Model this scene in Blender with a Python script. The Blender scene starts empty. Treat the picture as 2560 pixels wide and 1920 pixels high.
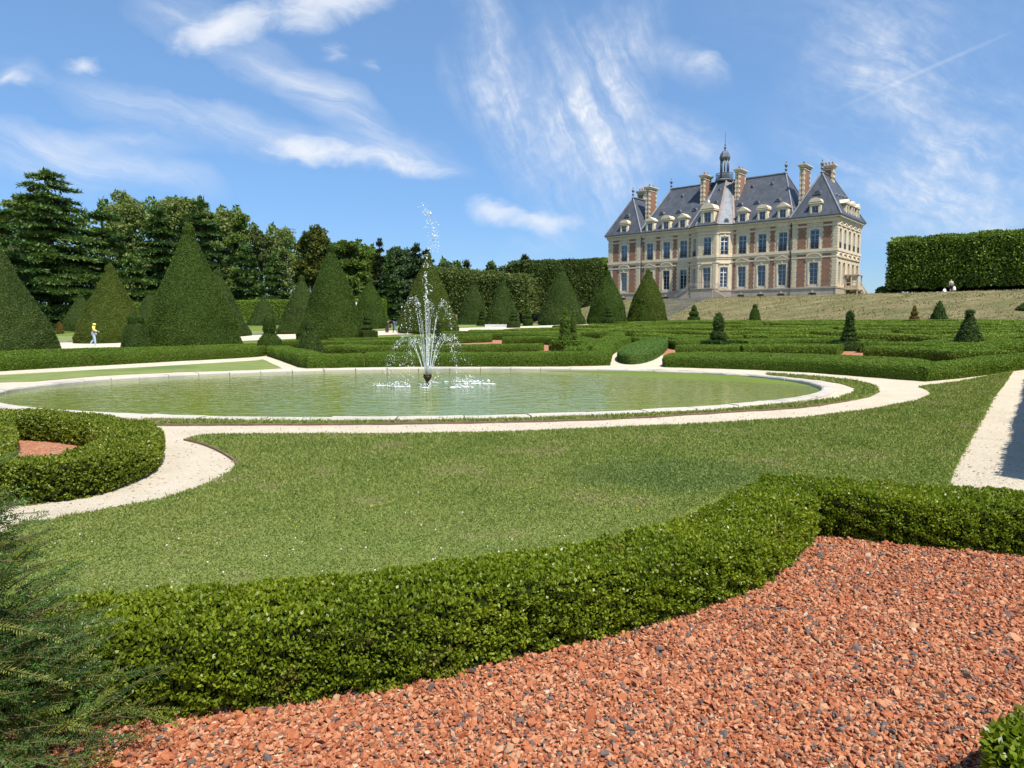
import bpy, bmesh, math, random
import numpy as np
from mathutils import Vector, Matrix
from mathutils.geometry import delaunay_2d_cdt
R = math.radians
rng = np.random.default_rng(7); random.seed(7)
S = bpy.context.scene
COL = S.collection
F = 1720.0; CAMH = 1.65; PITCH = math.atan(152/1720)

# ------------------------------------------------------------------ camera
cam = bpy.data.objects.new('camera', bpy.data.cameras.new('camera')); COL.objects.link(cam)
cam.data.sensor_width = 36; cam.data.lens = 36*F/2560
cam.data.clip_start = .05; cam.data.clip_end = 6000
cam.location = (0, 0, CAMH); cam.rotation_euler = (R(90)-PITCH, 0, 0)
S.camera = cam
S.view_settings.view_transform = 'Standard'; S.view_settings.look = 'None'
S.view_settings.exposure = 0.8; S.view_settings.gamma = 1
try: S.view_settings.use_curve_mapping = False
except Exception: pass
S.cycles.max_bounces = 6; S.cycles.transparent_max_bounces = 8
S.cycles.diffuse_bounces = 3; S.cycles.glossy_bounces = 3

# ------------------------------------------------------------------ node helpers
class NT:
    def __init__(s, tree):
        s.t = tree; s.n = tree.nodes; s.l = tree.links
    def node(s, typ, **kw):
        n = s.n.new(typ)
        for k, v in kw.items():
            if k == 'inp':
                for a, b in v.items():
                    if isinstance(b, bpy.types.NodeSocket): s.l.new(b, n.inputs[a])
                    else: n.inputs[a].default_value = b
            else: setattr(n, k, v)
        return n
    def math(s, op, a, b=0.0, c=None, clamp=False):
        n = s.node('ShaderNodeMath', operation=op, use_clamp=clamp)
        for i, v in enumerate((a, b, c)):
            if v is None: continue
            if isinstance(v, bpy.types.NodeSocket): s.l.new(v, n.inputs[i])
            else: n.inputs[i].default_value = v
        return n.outputs[0]
    def noise(s, vec, scale, detail=3, rough=.5, dist=0, out=0):
        n = s.node('ShaderNodeTexNoise', inp={'Scale': scale, 'Detail': detail, 'Roughness': rough, 'Distortion': dist})
        if vec is not None: s.l.new(vec, n.inputs['Vector'])
        return n.outputs[out]
    def ramp(s, fac, stops, interp='LINEAR'):
        n = s.node('ShaderNodeValToRGB'); cr = n.color_ramp; cr.interpolation = interp
        while len(cr.elements) < len(stops): cr.elements.new(.5)
        for e, (p, c) in zip(cr.elements, stops):
            e.position = p; e.color = (*c, 1) if len(c) == 3 else c
        s.l.new(fac, n.inputs[0]); return n.outputs[0]
    def mix(s, fac, a, b, typ='MIX'):
        n = s.node('ShaderNodeMix', data_type='RGBA', blend_type=typ)
        for i, v in ((0, fac), (6, a), (7, b)):
            if isinstance(v, bpy.types.NodeSocket): s.l.new(v, n.inputs[i])
            else: n.inputs[i].default_value = (*v, 1) if isinstance(v, tuple) and len(v) == 3 else v
        return n.outputs[2]

# ------------------------------------------------------------------ sky and sun
def uvdir(px, py):
    x = (px-1280)/F; y = -(py-960)/F
    dy = math.cos(PITCH)+y*math.sin(PITCH); dz = -math.sin(PITCH)+y*math.cos(PITCH)
    return x/dy, dz/dy
SUN_AZ = math.atan2(.52, -.854)            # direction towards the sun, measured from +Y to +X
SUN_EL = R(61)
W = bpy.data.worlds.new('World'); S.world = W; W.use_nodes = True
w = NT(W.node_tree); w.n.clear()
sky = w.node('ShaderNodeTexSky', sky_type='NISHITA', sun_disc=False, sun_elevation=SUN_EL, sun_rotation=SUN_AZ,
             air_density=1.0, dust_density=.25, ozone_density=2.4, altitude=60)
tc = w.node('ShaderNodeTexCoord')
sep = w.node('ShaderNodeSeparateXYZ', inp={0: tc.outputs['Generated']})
yy = w.math('MAXIMUM', sep.outputs[1], .05)
uu = w.math('DIVIDE', sep.outputs[0], yy); vv = w.math('DIVIDE', sep.outputs[2], yy)
comb = w.node('ShaderNodeCombineXYZ', inp={0: uu, 1: vv, 2: 0.0})
P0 = comb.outputs[0]
n1c = w.noise(P0, 5.5, 4, .6, .3, out=1)
warp = w.node('ShaderNodeVectorMath', operation='MULTIPLY_ADD', inp={0: n1c, 1: (.075, .075, 0), 2: P0})
warp2 = w.node('ShaderNodeVectorMath', operation='SUBTRACT', inp={0: warp.outputs[0], 1: (.0375, .0375, 0)})
PW = warp2.outputs[0]
mpf = w.node('ShaderNodeMapping', inp={'Rotation': (0, 0, R(14)), 'Scale': (13, 30, 1)}); w.l.new(PW, mpf.inputs[0])
nfine = w.noise(mpf.outputs[0], 1.0, 7, .66, .5)
def streaks(ang, sx, sy, sc=1.0, det=7):
    m = w.node('ShaderNodeMapping', vector_type='TEXTURE', inp={'Rotation': (0, 0, R(ang)), 'Scale': (1/sx, 1/sy, 1)}); w.l.new(PW, m.inputs[0])
    return w.noise(m.outputs[0], sc, det, .66, .35)
def blobs(lst, vec):
    tot = None
    for (ax, ay, bx, by, wd, st) in lst:
        a = uvdir(ax, ay); b = uvdir(bx, by)
        cx, cy = (a[0]+b[0])/2, (a[1]+b[1])/2
        L = math.hypot(b[0]-a[0], b[1]-a[1])/2 + wd/F*.9
        m = w.node('ShaderNodeMapping', vector_type='TEXTURE', inp={'Location': (cx, cy, 0), 'Rotation': (0, 0, math.atan2(b[1]-a[1], b[0]-a[0])), 'Scale': (L, wd/F*1.5, 1)})
        w.l.new(vec, m.inputs[0])
        g = w.node('ShaderNodeTexGradient', gradient_type='SPHERICAL'); w.l.new(m.outputs[0], g.inputs[0])
        tot = w.math('MULTIPLY', g.outputs[1], st) if tot is None else w.math('MULTIPLY_ADD', g.outputs[1], st, tot)
    return tot
left = blobs([(540,100,760,200,45,.9),(690,175,960,330,46,1.0),(120,200,520,320,40,.7),(380,280,760,370,46,.85),(700,345,1180,440,34,.7),
  (-60,350,330,430,60,1.1),(250,400,560,470,36,.6),(60,320,600,375,24,.5),(330,0,560,50,46,.8),(880,320,1150,420,32,.4),(0,150,120,190,20,.4)], PW)
mid = blobs([(1170,-80,1290,330,60,.7),(1250,200,1400,520,80,.75),(1390,60,1500,420,90,.95),(1480,250,1560,520,110,1.0),(1640,-20,1540,250,60,.7),(1520,20,1480,200,60,.5),(1130,150,1250,300,60,.45)], PW)
right = blobs([(1560,330,1830,400,70,.8),(1640,110,1810,190,40,.6),(2100,100,2330,170,110,.9),(2050,300,2600,420,190,.75),(2150,470,2600,560,110,.9),(1850,0,2560,30,130,.3),(1500,560,1250,640,40,.3),(2000,430,2200,470,60,.4)], PW)
puff = blobs([(430,105,650,35,46,1.25),(600,55,1050,-60,54,1.3),(150,160,262,160,22,1.0),(-20,200,66,183,20,.9),(620,362,900,402,28,1.0),(800,390,1190,450,26,.95),
  (1155,525,1300,545,26,1.1),(1250,548,1470,566,24,1.0),(800,112,880,140,26,.6),(900,158,965,165,18,.6),(1700,100,1830,190,50,.4),(1130,180,1280,260,50,.4)], PW)
trail = blobs([(2570,62,2060,286,5,1.0)], P0)
thr = lambda n_, lo, hi: w.node('ShaderNodeMapRange', interpolation_type='SMOOTHSTEP', inp={0: n_, 1: lo, 2: hi, 3: .12, 4: 1.0}).outputs[0]
nl, nm, nr = streaks(-20, 1.5, 11, 1.6), streaks(-68, 2.0, 13, 1.5), streaks(-22, 3.0, 12, 1.5)
fleck = thr(w.noise(P0, 42, 5, .6, .4), .36, .70)
sm = w.math('ADD', w.math('MULTIPLY', left, thr(nl, .30, .78)), w.math('MULTIPLY', right, w.math('MULTIPLY', thr(nr, .32, .80), w.math('MULTIPLY_ADD', fleck, .5, .55))))
sm = w.math('ADD', sm, w.math('MULTIPLY', mid, w.math('MULTIPLY', thr(nm, .32, .76), w.math('MULTIPLY_ADD', fleck, .55, .55))))
pm0 = w.math('ADD', puff, w.math('MULTIPLY_ADD', nfine, 1.5, -.95))
pm = w.node('ShaderNodeMapRange', interpolation_type='SMOOTHSTEP', inp={0: pm0, 1: -.10, 2: 1.05}).outputs[0]
pm = w.math('MULTIPLY', pm, w.math('MINIMUM', w.math('MULTIPLY', puff, 3.0), 1.0))
mask = w.math('ADD', w.math('MULTIPLY', sm, 1.12), w.math('MULTIPLY', pm, .9))
mask = w.math('MULTIPLY_ADD', trail, .22, mask)
mask = w.math('MULTIPLY', mask, w.math('GREATER_THAN', sep.outputs[1], .06))
mask = w.math('MULTIPLY', mask, .9, clamp=True)
elev = w.ramp(sep.outputs[2], [(0,(.50,.62,.84)),(.10,(.60,.70,.88)),(.25,(.90,.95,1.02)),(.45,(1.25,1.25,1.22)),(1,(1.3,1.28,1.25))])
skyc = w.mix(1.0, sky.outputs[0], elev, 'MULTIPLY')
hs = w.node('ShaderNodeHueSaturation', inp={'Hue': .5, 'Saturation': 1.10, 'Value': 1.0, 'Color': skyc})
cl = w.mix(mask, hs.outputs[0], (5.6, 5.85, 6.3))
SKYS = 0.092
bg = w.node('ShaderNodeBackground', inp={0: cl, 1: SKYS})
wo = w.node('ShaderNodeOutputWorld', inp={0: bg.outputs[0]})
W.cycles.sampling_method = 'MANUAL'; W.cycles.sample_map_resolution = 512
sun = bpy.data.objects.new('sun', bpy.data.lights.new('sun', 'SUN')); COL.objects.link(sun)
sun.data.energy = 4.2; sun.data.angle = R(.5); sun.data.color = (1, .95, .87)
sd = Vector((math.sin(SUN_AZ)*math.cos(SUN_EL), math.cos(SUN_AZ)*math.cos(SUN_EL), math.sin(SUN_EL)))
sun.rotation_euler = sd.to_track_quat('Z', 'Y').to_euler(); sun.location = (60, -60, 80)

# ------------------------------------------------------------------ mesh helpers
class MB:
    def __init__(s): s.V = []; s.F = []; s.nv = 0
    def add(s, V, Fc, mi=0, sm=False):
        V = np.asarray(V, float).reshape(-1, 3); Fc = np.asarray(Fc, int)
        if len(V) == 0 or len(Fc) == 0: return s
        s.V.append(V); s.F.append((Fc+s.nv, mi, sm)); s.nv += len(V); return s
    def faces(s, V, Fl, mi=0, sm=False):
        V = np.asarray(V, float)
        base = s.nv; s.V.append(V); s.nv += len(V)
        by = {}
        for f in Fl: by.setdefault(len(f), []).append(f)
        for k, l in by.items(): s.F.append((np.array(l)+base, mi, sm))
        return s
    def box(s, c, sz, rot=0, mi=0):
        x, y, z = np.array(sz)/2
        v = np.array([(-x,-y,-z),(x,-y,-z),(x,y,-z),(-x,y,-z),(-x,-y,z),(x,-y,z),(x,y,z),(-x,y,z)])
        if rot:
            a, b = math.cos(rot), math.sin(rot); v = np.c_[v[:,0]*a-v[:,1]*b, v[:,0]*b+v[:,1]*a, v[:,2]]
        return s.add(v+np.array(c), [(0,3,2,1),(4,5,6,7),(0,1,5,4),(1,2,6,5),(2,3,7,6),(3,0,4,7)], mi)
    def hexa(s, v8, mi=0):
        return s.add(v8, [(0,3,2,1),(4,5,6,7),(0,1,5,4),(1,2,6,5),(2,3,7,6),(3,0,4,7)], mi)
    def lathe(s, prof, c=(0,0,0), n=16, mi=0, sm=True, jit=0, sx=1, sy=1, ph=0):
        a = np.linspace(0, 2*np.pi, n, endpoint=False)+ph
        P = np.array(prof, float); k = len(P)
        rr = P[:,0][:,None]*(1+jit*rng.uniform(-1,1,(k,n)))
        V = np.stack([rr*np.cos(a)*sx+c[0], rr*np.sin(a)*sy+c[1], np.repeat(P[:,1][:,None],n,1)+c[2]], -1).reshape(-1,3)
        i, j = np.meshgrid(np.arange(k-1), np.arange(n), indexing='ij'); j2 = (j+1) % n
        Q = np.stack([i*n+j, i*n+j2, (i+1)*n+j2, (i+1)*n+j], -1).reshape(-1,4)
        return s.add(V, Q, mi, sm)
    def tube(s, pts, rad, n=6, mi=0, sm=True):
        pts = np.array(pts, float); k = len(pts); rad = np.broadcast_to(np.array(rad, float), (k,))
        t = np.gradient(pts, axis=0) if k > 1 else np.array([[0,0,1.]])
        t /= np.linalg.norm(t, axis=1)[:,None]+1e-9
        up = np.where(np.abs(t[:,2:3]) > .9, np.array([[1.,0,0]]), np.array([[0,0,1.]]))
        u = np.cross(t, up); u /= np.linalg.norm(u,axis=1)[:,None]+1e-9; v = np.cross(t, u)
        a = np.linspace(0, 2*np.pi, n, endpoint=False)
        V = (pts[:,None]+rad[:,None,None]*(np.cos(a)[None,:,None]*u[:,None]+np.sin(a)[None,:,None]*v[:,None])).reshape(-1,3)
        i, j = np.meshgrid(np.arange(k-1), np.arange(n), indexing='ij'); j2 = (j+1) % n
        s.add(V, np.stack([i*n+j, i*n+j2, (i+1)*n+j2, (i+1)*n+j], -1).reshape(-1,4), mi, sm)
        base = s.nv-len(V)
        s.F.append((np.array([list(range(n))[::-1]])+base, mi, False)); s.F.append((np.array([list(range((k-1)*n,k*n))])+base, mi, False))
        return s
    def build(s, name, mats, parent=None, local=True):
        V = np.concatenate(s.V) if s.V else np.zeros((0,3))
        me = bpy.data.meshes.new(name)
        me.vertices.add(len(V)); 
        if parent is not None and local == 'world': V = V-np.array(parent['base'])
        me.vertices.foreach_set('co', V.astype(np.float32).ravel())
        nl = sum(f.size for f,_,_ in s.F); npoly = sum(len(f) for f,_,_ in s.F)
        me.loops.add(nl); me.polygons.add(npoly)
        me.loops.foreach_set('vertex_index', np.concatenate([f.ravel() for f,_,_ in s.F]).astype(np.int32))
        tot = np.concatenate([np.full(len(f), f.shape[1]) for f,_,_ in s.F]).astype(np.int32)
        st = np.concatenate([[0], np.cumsum(tot)[:-1]]).astype(np.int32)
        me.polygons.foreach_set('loop_start', st)
        me.polygons.foreach_set('material_index', np.concatenate([np.full(len(f), m) for f,m,_ in s.F]).astype(np.int32))
        me.polygons.foreach_set('use_smooth', np.concatenate([np.full(len(f), q) for f,_,q in s.F]).astype(bool))
        for m in (mats if isinstance(mats, (list, tuple)) else [mats]): me.materials.append(m)
        me.update(calc_edges=True); me.validate()
        o = bpy.data.objects.new(name, me); COL.objects.link(o)
        if parent is not None: o.parent = parent
        return o
def tag(o, label=None, cat=None, group=None, kind=None):
    if label: o['label'] = label
    if cat: o['category'] = cat
    if group: o['group'] = group
    if kind: o['kind'] = kind
    return o
def empty(name, loc, rz=0, **kw):
    o = bpy.data.objects.new(name, None); COL.objects.link(o); o.location = loc; o.rotation_euler = (0,0,rz)
    o.empty_display_size = .3
    return tag(o, **kw)
def centred(mb, c):                                # shift a builder's points so that the object origin can sit at its base
    mb.V = [v-np.array(c) for v in mb.V]; return mb
def nrm(v): return v/(np.linalg.norm(v, axis=-1, keepdims=True)+1e-9)
def cards(Pt, N, L, Wd, k_n=.6, k_r=.8, up=.2, lv=.3, flat=False, lay=0):
    n = len(Pt)
    A = nrm(N*k_n+nrm(rng.normal(size=(n,3)))*k_r+np.array([0,0,up]))
    sd_ = nrm(np.cross(A, nrm(rng.normal(size=(n,3)))))
    if lay:                                        # clipped foliage: leaves lie more or less in the clipped surface
        rv = nrm(rng.normal(size=(n,3))); rv = rv-N*np.sum(rv*N,1,keepdims=True)*.8
        A = nrm(nrm(rv)+N*.25+np.array([0,0,up*.5])); sd_ = nrm(np.cross(A, N+lay*nrm(rng.normal(size=(n,3)))))
    if flat: sd_ = nrm(np.cross(A, np.array([0,0,1.])+.3*rng.normal(size=(n,3))))
    l = L*(1+lv*rng.uniform(-1,1,(n,1))); wd = Wd*(1+lv*rng.uniform(-1,1,(n,1)))*.5
    B = Pt-A*l*.25; M = Pt+A*l*.2
    V = np.stack([B, M+sd_*wd, Pt+A*l*.75, M-sd_*wd], 1).reshape(-1,3)
    return V, np.arange(4*n).reshape(-1,4)

# ------------------------------------------------------------------ terrain
FN = np.array([.652,.758])/math.hypot(.652,.758); FD = np.array([-FN[1], FN[0]])   # away from the camera into the front; along the front to the left
def zt(x, y):
    x = np.asarray(x, float); y = np.asarray(y, float)
    n = x*FN[0]+y*FN[1]; s_ = -(x*FD[0]+y*FD[1])
    m = np.minimum(n, 78)
    z = .045*2.0*np.log1p(np.exp((np.clip(m,-50,78)-21)/2.0)); z = np.where(z > 1.2, 1.2+.48*np.tanh((z-1.2)/.8), z)
    t = np.clip((n-78)/17, 0, 1); t = t+.25*np.sin(2*np.pi*t)/(2*np.pi)*-1
    fade = np.interp(s_, [-175,-150,-118,-88], [.05,.25,.62,1.0])
    return z+t*3.63*fade
def at(px, py, h=0.0):                              # picture point -> ground point (raised by h)
    x = (px-1280)/F; y = -(py-960)/F
    dy = math.cos(PITCH)+y*math.sin(PITCH); dz = -math.sin(PITCH)+y*math.cos(PITCH)
    ts = np.concatenate([np.arange(1,60,.25), np.arange(60,400,1.)])
    g = (CAMH+dz*ts)-(zt(x*ts, dy*ts)+h)
    k = np.argmax(g < 0)
    if g[k] >= 0: k = len(ts)-1
    lo, hi = ts[max(k-1,0)], ts[k]
    for _ in range(40):
        m = (lo+hi)/2
        if CAMH+dz*m-(float(zt(x*m, dy*m))+h) > 0: lo = m
        else: hi = m
    return np.array([x*lo, dy*lo])
def xat(px, Y, z=1.0): return (px-1280)/F*(Y*math.cos(PITCH)-(z-CAMH)*math.sin(PITCH))
def ztop(py, Y): return CAMH+Y*uvdir(1280, py)[1]
def pts(lst, h=0.0): return np.array([at(a, b, h) for a, b in lst])
# ------------------------------------------------------------------ materials
def mat(name):
    m = bpy.data.materials.new(name); m.use_nodes = True
    k = NT(m.node_tree); k.n.clear()
    out = k.node('ShaderNodeOutputMaterial'); b = k.node('ShaderNodeBsdfPrincipled'); k.l.new(b.outputs[0], out.inputs[0])
    return m, k, b, out
def bump(k, b, h, strength=.5, dist=.02):
    n = k.node('ShaderNodeBump', inp={'Strength': strength, 'Distance': dist, 'Height': h}); k.l.new(n.outputs[0], b.inputs['Normal'])
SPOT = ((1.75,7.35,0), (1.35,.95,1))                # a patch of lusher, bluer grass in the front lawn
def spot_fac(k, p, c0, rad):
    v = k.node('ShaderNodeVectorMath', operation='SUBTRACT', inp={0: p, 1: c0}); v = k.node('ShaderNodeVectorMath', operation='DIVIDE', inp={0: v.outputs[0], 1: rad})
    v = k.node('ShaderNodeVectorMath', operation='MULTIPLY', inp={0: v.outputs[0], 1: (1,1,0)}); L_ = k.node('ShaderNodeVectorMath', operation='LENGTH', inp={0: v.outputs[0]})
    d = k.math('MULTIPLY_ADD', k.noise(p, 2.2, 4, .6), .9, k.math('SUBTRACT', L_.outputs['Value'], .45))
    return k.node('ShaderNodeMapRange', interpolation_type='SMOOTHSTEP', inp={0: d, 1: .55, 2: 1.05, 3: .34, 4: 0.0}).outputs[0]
def foliage(name, cols, rough=.45, trans=.22, scale=.8, spec=.18, tcol=None, pat=None, big=.25, spot=None):
    """leaf material: colour differs from leaf to leaf and slowly over the plant"""
    m, k, b, out = mat(name)
    g = k.node('ShaderNodeNewGeometry')
    ri = g.outputs['Random Per Island']
    nz = k.noise(g.outputs['Position'], scale, 3, .6)
    fac = k.math('ADD', k.math('MULTIPLY', ri, .65), k.math('MULTIPLY_ADD', nz, .9, -.28), clamp=True)
    n = len(cols)
    c = k.ramp(fac, [(i/(n-1), cc) for i, cc in enumerate(cols)])
    if pat:                                        # patches of another tint (new or browned shoots)
        pz = k.noise(g.outputs['Position'], pat[1], 3, .6)
        c = k.mix(k.math('MULTIPLY', k.math('GREATER_THAN', pz, pat[2]), pat[3]), c, pat[0])
    if spot: c = k.mix(spot_fac(k, g.outputs['Position'], *spot[:2]), c, spot[2])
    k.l.new(c, b.inputs['Base Color']); b.inputs['Roughness'].default_value = rough
    b.inputs['Specular IOR Level'].default_value = spec
    if trans:
        t = k.node('ShaderNodeBsdfTranslucent')
        tc_ = k.mix(1.0, c, tcol or (1.3,1.5,.5), 'MULTIPLY'); k.l.new(tc_, t.inputs[0])
        mx = k.node('ShaderNodeMixShader', inp={0: trans}); k.l.new(b.outputs[0], mx.inputs[1]); k.l.new(t.outputs[0], mx.inputs[2])
        k.l.new(mx.outputs[0], out.inputs[0])
    return m
def plain(name, col, rough=.6, metal=0, spec=.4, var=.25, scale=3, bumps=0, bscale=20, dirt=None):
    m, k, b, out = mat(name)
    g = k.node('ShaderNodeNewGeometry'); nz = k.noise(g.outputs['Position'], scale, 5, .6)
    lo = tuple(c*(1-var) for c in col); hi = tuple(min(1,c*(1+var)) for c in col)
    c = k.ramp(nz, [(.25,lo),(.75,hi)])
    if dirt:
        dz = k.noise(g.outputs['Position'], dirt[1], 6, .7)
        c = k.mix(k.math('MULTIPLY', k.node('ShaderNodeMapRange', inp={0:dz,1:dirt[2],2:dirt[2]+.15}).outputs[0], dirt[3]), c, dirt[0])
    k.l.new(c, b.inputs['Base Color'])
    b.inputs['Roughness'].default_value = rough; b.inputs['Metallic'].default_value = metal; b.inputs['Specular IOR Level'].default_value = spec
    if bumps: bump(k, b, k.noise(g.outputs['Position'], bscale, 4, .6), bumps, .02)
    return m
M = {}
M['box_near'] = foliage('boxwood_leaf', [(0.071,0.106,0.008),(0.125,0.173,0.010),(0.205,0.252,0.016),(0.290,0.311,0.027)], rough=.36, trans=.33, scale=1.6, spec=.3, pat=((.17,.14,.03),2.2,.66,.5))
M['box_left'] = foliage('boxwood_leaf_olive', [(0.063,0.092,0.009),(0.118,0.156,0.012),(0.181,0.218,0.019),(0.250,0.264,0.033)], rough=.36, trans=.25, scale=1.3, spec=.3, pat=((.15,.14,.03),2.0,.68,.4))
M['box_mid'] = foliage('hedge_leaf', [(0.058,0.109,0.010),(0.097,0.161,0.013),(0.148,0.217,0.019)], rough=.5, trans=.2, scale=.5, pat=((.12,.15,.025),.6,.6,.45))
M['box_far'] = foliage('parterre_leaf', [(0.083,0.137,0.013),(0.131,0.195,0.017),(0.186,0.251,0.026)], rough=.5, trans=.2, scale=.25)
M['oval_leaf'] = foliage('germander_leaf', [(0.060,0.124,0.022),(0.092,0.166,0.029),(0.126,0.202,0.035)], rough=.55, trans=.2, scale=.6)
M['yew_a'] = foliage('yew_leaf', [(0.025,0.052,0.006),(0.048,0.088,0.007),(0.076,0.123,0.010)], rough=.55, trans=.12, scale=.5)
M['yew_b'] = foliage('yew_leaf_olive', [(0.048,0.067,0.006),(0.076,0.101,0.008),(0.113,0.136,0.013)], rough=.55, trans=.12, scale=.4)
M['yew_c'] = foliage('yew_leaf_grey', [(0.030,0.055,0.009),(0.052,0.084,0.015),(0.076,0.109,0.020)], rough=.55, trans=.12, scale=.5)
M['yew_d'] = foliage('yew_leaf_dark', [(0.022,0.045,0.008),(0.041,0.075,0.011),(0.067,0.105,0.015)], rough=.55, trans=.1, scale=.8)
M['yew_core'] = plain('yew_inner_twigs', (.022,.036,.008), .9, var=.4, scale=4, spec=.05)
M['box_core'] = plain('box_gap_shade', (.014,.02,.005), .9, var=.5, scale=14, spec=.0)  # solid near-black core: shade between the leaves put into its colour
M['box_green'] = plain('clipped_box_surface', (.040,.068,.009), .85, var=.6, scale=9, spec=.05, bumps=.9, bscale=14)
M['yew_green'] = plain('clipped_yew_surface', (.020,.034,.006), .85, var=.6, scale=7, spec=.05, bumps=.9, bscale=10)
M['brown_leaf'] = foliage('browned_leaf', [(0.138,0.065,0.014),(0.234,0.117,0.028),(0.138,0.117,0.019)], trans=.1)
M['yew_near'] = foliage('yew_needle', [(0.025,0.066,0.013),(0.049,0.113,0.019),(0.094,0.166,0.024)], rough=.4, trans=.15, scale=3, spec=.3, pat=((.09,.12,.03),3,.62,.6))
M['yew_tip'] = foliage('yew_young_needle', [(0.104,0.156,0.021),(0.173,0.218,0.031),(0.224,0.250,0.041)], rough=.45, trans=.25, scale=3)
M['cedar'] = foliage('cedar_needles', [(0.041,0.085,0.025),(0.077,0.137,0.040),(0.126,0.187,0.054)], rough=.6, trans=.12, scale=.22)
M['cedar_light'] = foliage('cedar_needles_pale', [(0.058,0.103,0.029),(0.105,0.166,0.044),(0.163,0.224,0.058)], rough=.6, trans=.12, scale=.22)
M['lime'] = foliage('lime_leaves', [(0.049,0.087,0.013),(0.090,0.139,0.021),(0.143,0.186,0.036)], rough=.5, trans=.22, scale=.2)
M['ash'] = foliage('pale_leaves', [(0.100,0.140,0.036),(0.162,0.199,0.056),(0.220,0.248,0.074)], rough=.5, trans=.25, scale=.2)
M['poplar'] = foliage('light_green_leaves', [(0.067,0.109,0.018),(0.116,0.167,0.029),(0.175,0.217,0.041)], rough=.5, trans=.25, scale=.2)
M['beech'] = foliage('dark_bronze_leaves', [(0.042,0.058,0.010),(0.080,0.094,0.016),(0.134,0.135,0.026)], rough=.5, trans=.18, scale=.3)
M['blue_oak'] = foliage('bluish_dark_leaves', [(0.038,0.076,0.031),(0.069,0.112,0.044),(0.099,0.144,0.054)], rough=.55, trans=.15, scale=.25)
M['fir'] = foliage('fir_needles', [(0.024,0.035,0.014),(0.044,0.058,0.021),(0.068,0.080,0.030)], rough=.6, trans=.1, scale=.3)
M['pine'] = foliage('pine_needles', [(0.054,0.071,0.020),(0.090,0.111,0.032),(0.126,0.145,0.042)], rough=.6, trans=.1, scale=.3)
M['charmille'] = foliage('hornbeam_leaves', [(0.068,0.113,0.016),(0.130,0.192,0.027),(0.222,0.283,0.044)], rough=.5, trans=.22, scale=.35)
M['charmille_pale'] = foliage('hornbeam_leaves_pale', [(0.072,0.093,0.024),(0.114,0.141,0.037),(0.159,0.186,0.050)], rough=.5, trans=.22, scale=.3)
M['charmille_dark'] = foliage('dark_hornbeam_leaves', [(.030,.052,.010),(.055,.083,.016),(.085,.112,.025)], rough=.5, trans=.2, scale=.35)  # darker hornbeam tone for the block left of the chateau
M['bark'] = plain('bark', (.075,.06,.045), .9, var=.4, scale=2, bumps=.5, bscale=6)
M['twig'] = plain('yew_twig', (.10,.075,.03), .7, var=.4, scale=8)
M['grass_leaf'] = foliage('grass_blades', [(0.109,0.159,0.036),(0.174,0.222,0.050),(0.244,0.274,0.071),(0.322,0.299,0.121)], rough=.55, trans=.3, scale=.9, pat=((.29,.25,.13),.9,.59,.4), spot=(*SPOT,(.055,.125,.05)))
M['hay'] = foliage('dry_grass_blades', [(.095,.105,.04),(.15,.14,.06),(.22,.185,.09),(.27,.225,.12)], rough=.7, trans=.2, scale=.12, spec=.1)
M['pebble'] = plain('path_pebbles', (.34,.28,.21), .9, var=.45, scale=30)
M['flower'] = plain('clover_flower', (.75,.66,.68), .7, var=.1)
M['dandelion'] = plain('yellow_flower', (.75,.55,.04), .6, var=.1)

def ground_mat(name, cols, sc, extra=None, bst=.6, bsc=40, rough=.95, bd=.02):
    m, k, b, out = mat(name)
    g = k.node('ShaderNodeNewGeometry'); p = g.outputs['Position']
    a = k.noise(p, sc[0], 5, .65); f = k.noise(p, sc[1], 4, .7)
    fac = k.math('ADD', k.math('MULTIPLY', a, .6), k.math('MULTIPLY', f, .4))
    c = k.ramp(fac, cols)
    if extra: c = extra(k, p, c)
    k.l.new(c, b.inputs['Base Color']); b.inputs['Roughness'].default_value = rough; b.inputs['Specular IOR Level'].default_value = .15
    bump(k, b, k.noise(p, bsc, 5, .7), bst, bd)
    return m
def lawn_extra(k, p, c):
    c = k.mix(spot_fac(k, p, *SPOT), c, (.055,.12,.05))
    d = k.noise(p, .45, 4, .7); c = k.mix(k.math('MULTIPLY', k.math('GREATER_THAN', d, .56), .3), c, (.24,.215,.10))
    d = k.noise(p, .33, 2, .5); return k.mix(k.node('ShaderNodeMapRange', inp={0:d,1:.52,2:.68,4:.45}).outputs[0], c, (.05,.115,.03))
M['lawn'] = ground_mat('lawn_turf', [(.3,(.115,.165,.042)),(.5,(.17,.215,.06)),(.68,(.235,.25,.095))], (1.2,26), lawn_extra, .8, 55)
M['lawn_dry'] = ground_mat('dry_lawn', [(.3,(.10,.105,.038)),(.5,(.15,.145,.06)),(.68,(.20,.185,.085))], (1.0,22), None, .8, 40)
def bank_extra(k, p, c):
    mp_ = k.node('ShaderNodeMapping', inp={'Rotation': (0,0,-R(139.3)), 'Scale': (.12,.7,.7)}); k.l.new(p, mp_.inputs[0])
    d = k.noise(mp_.outputs[0], 1.2, 5, .7); return k.mix(k.node('ShaderNodeMapRange', inp={0:d,1:.44,2:.58,4:.75}).outputs[0], c, (.10,.115,.04))
M['bank'] = ground_mat('dry_grass_bank', [(.3,(.135,.115,.05)),(.5,(.205,.17,.082)),(.68,(.29,.24,.13))], (.5,4), bank_extra, 1.0, 5, bd=.2)
M['field'] = ground_mat('rough_grass', [(.3,(.08,.12,.022)),(.5,(.12,.165,.03)),(.7,(.16,.20,.04))], (.2,8), None, .8, 20)
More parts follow.
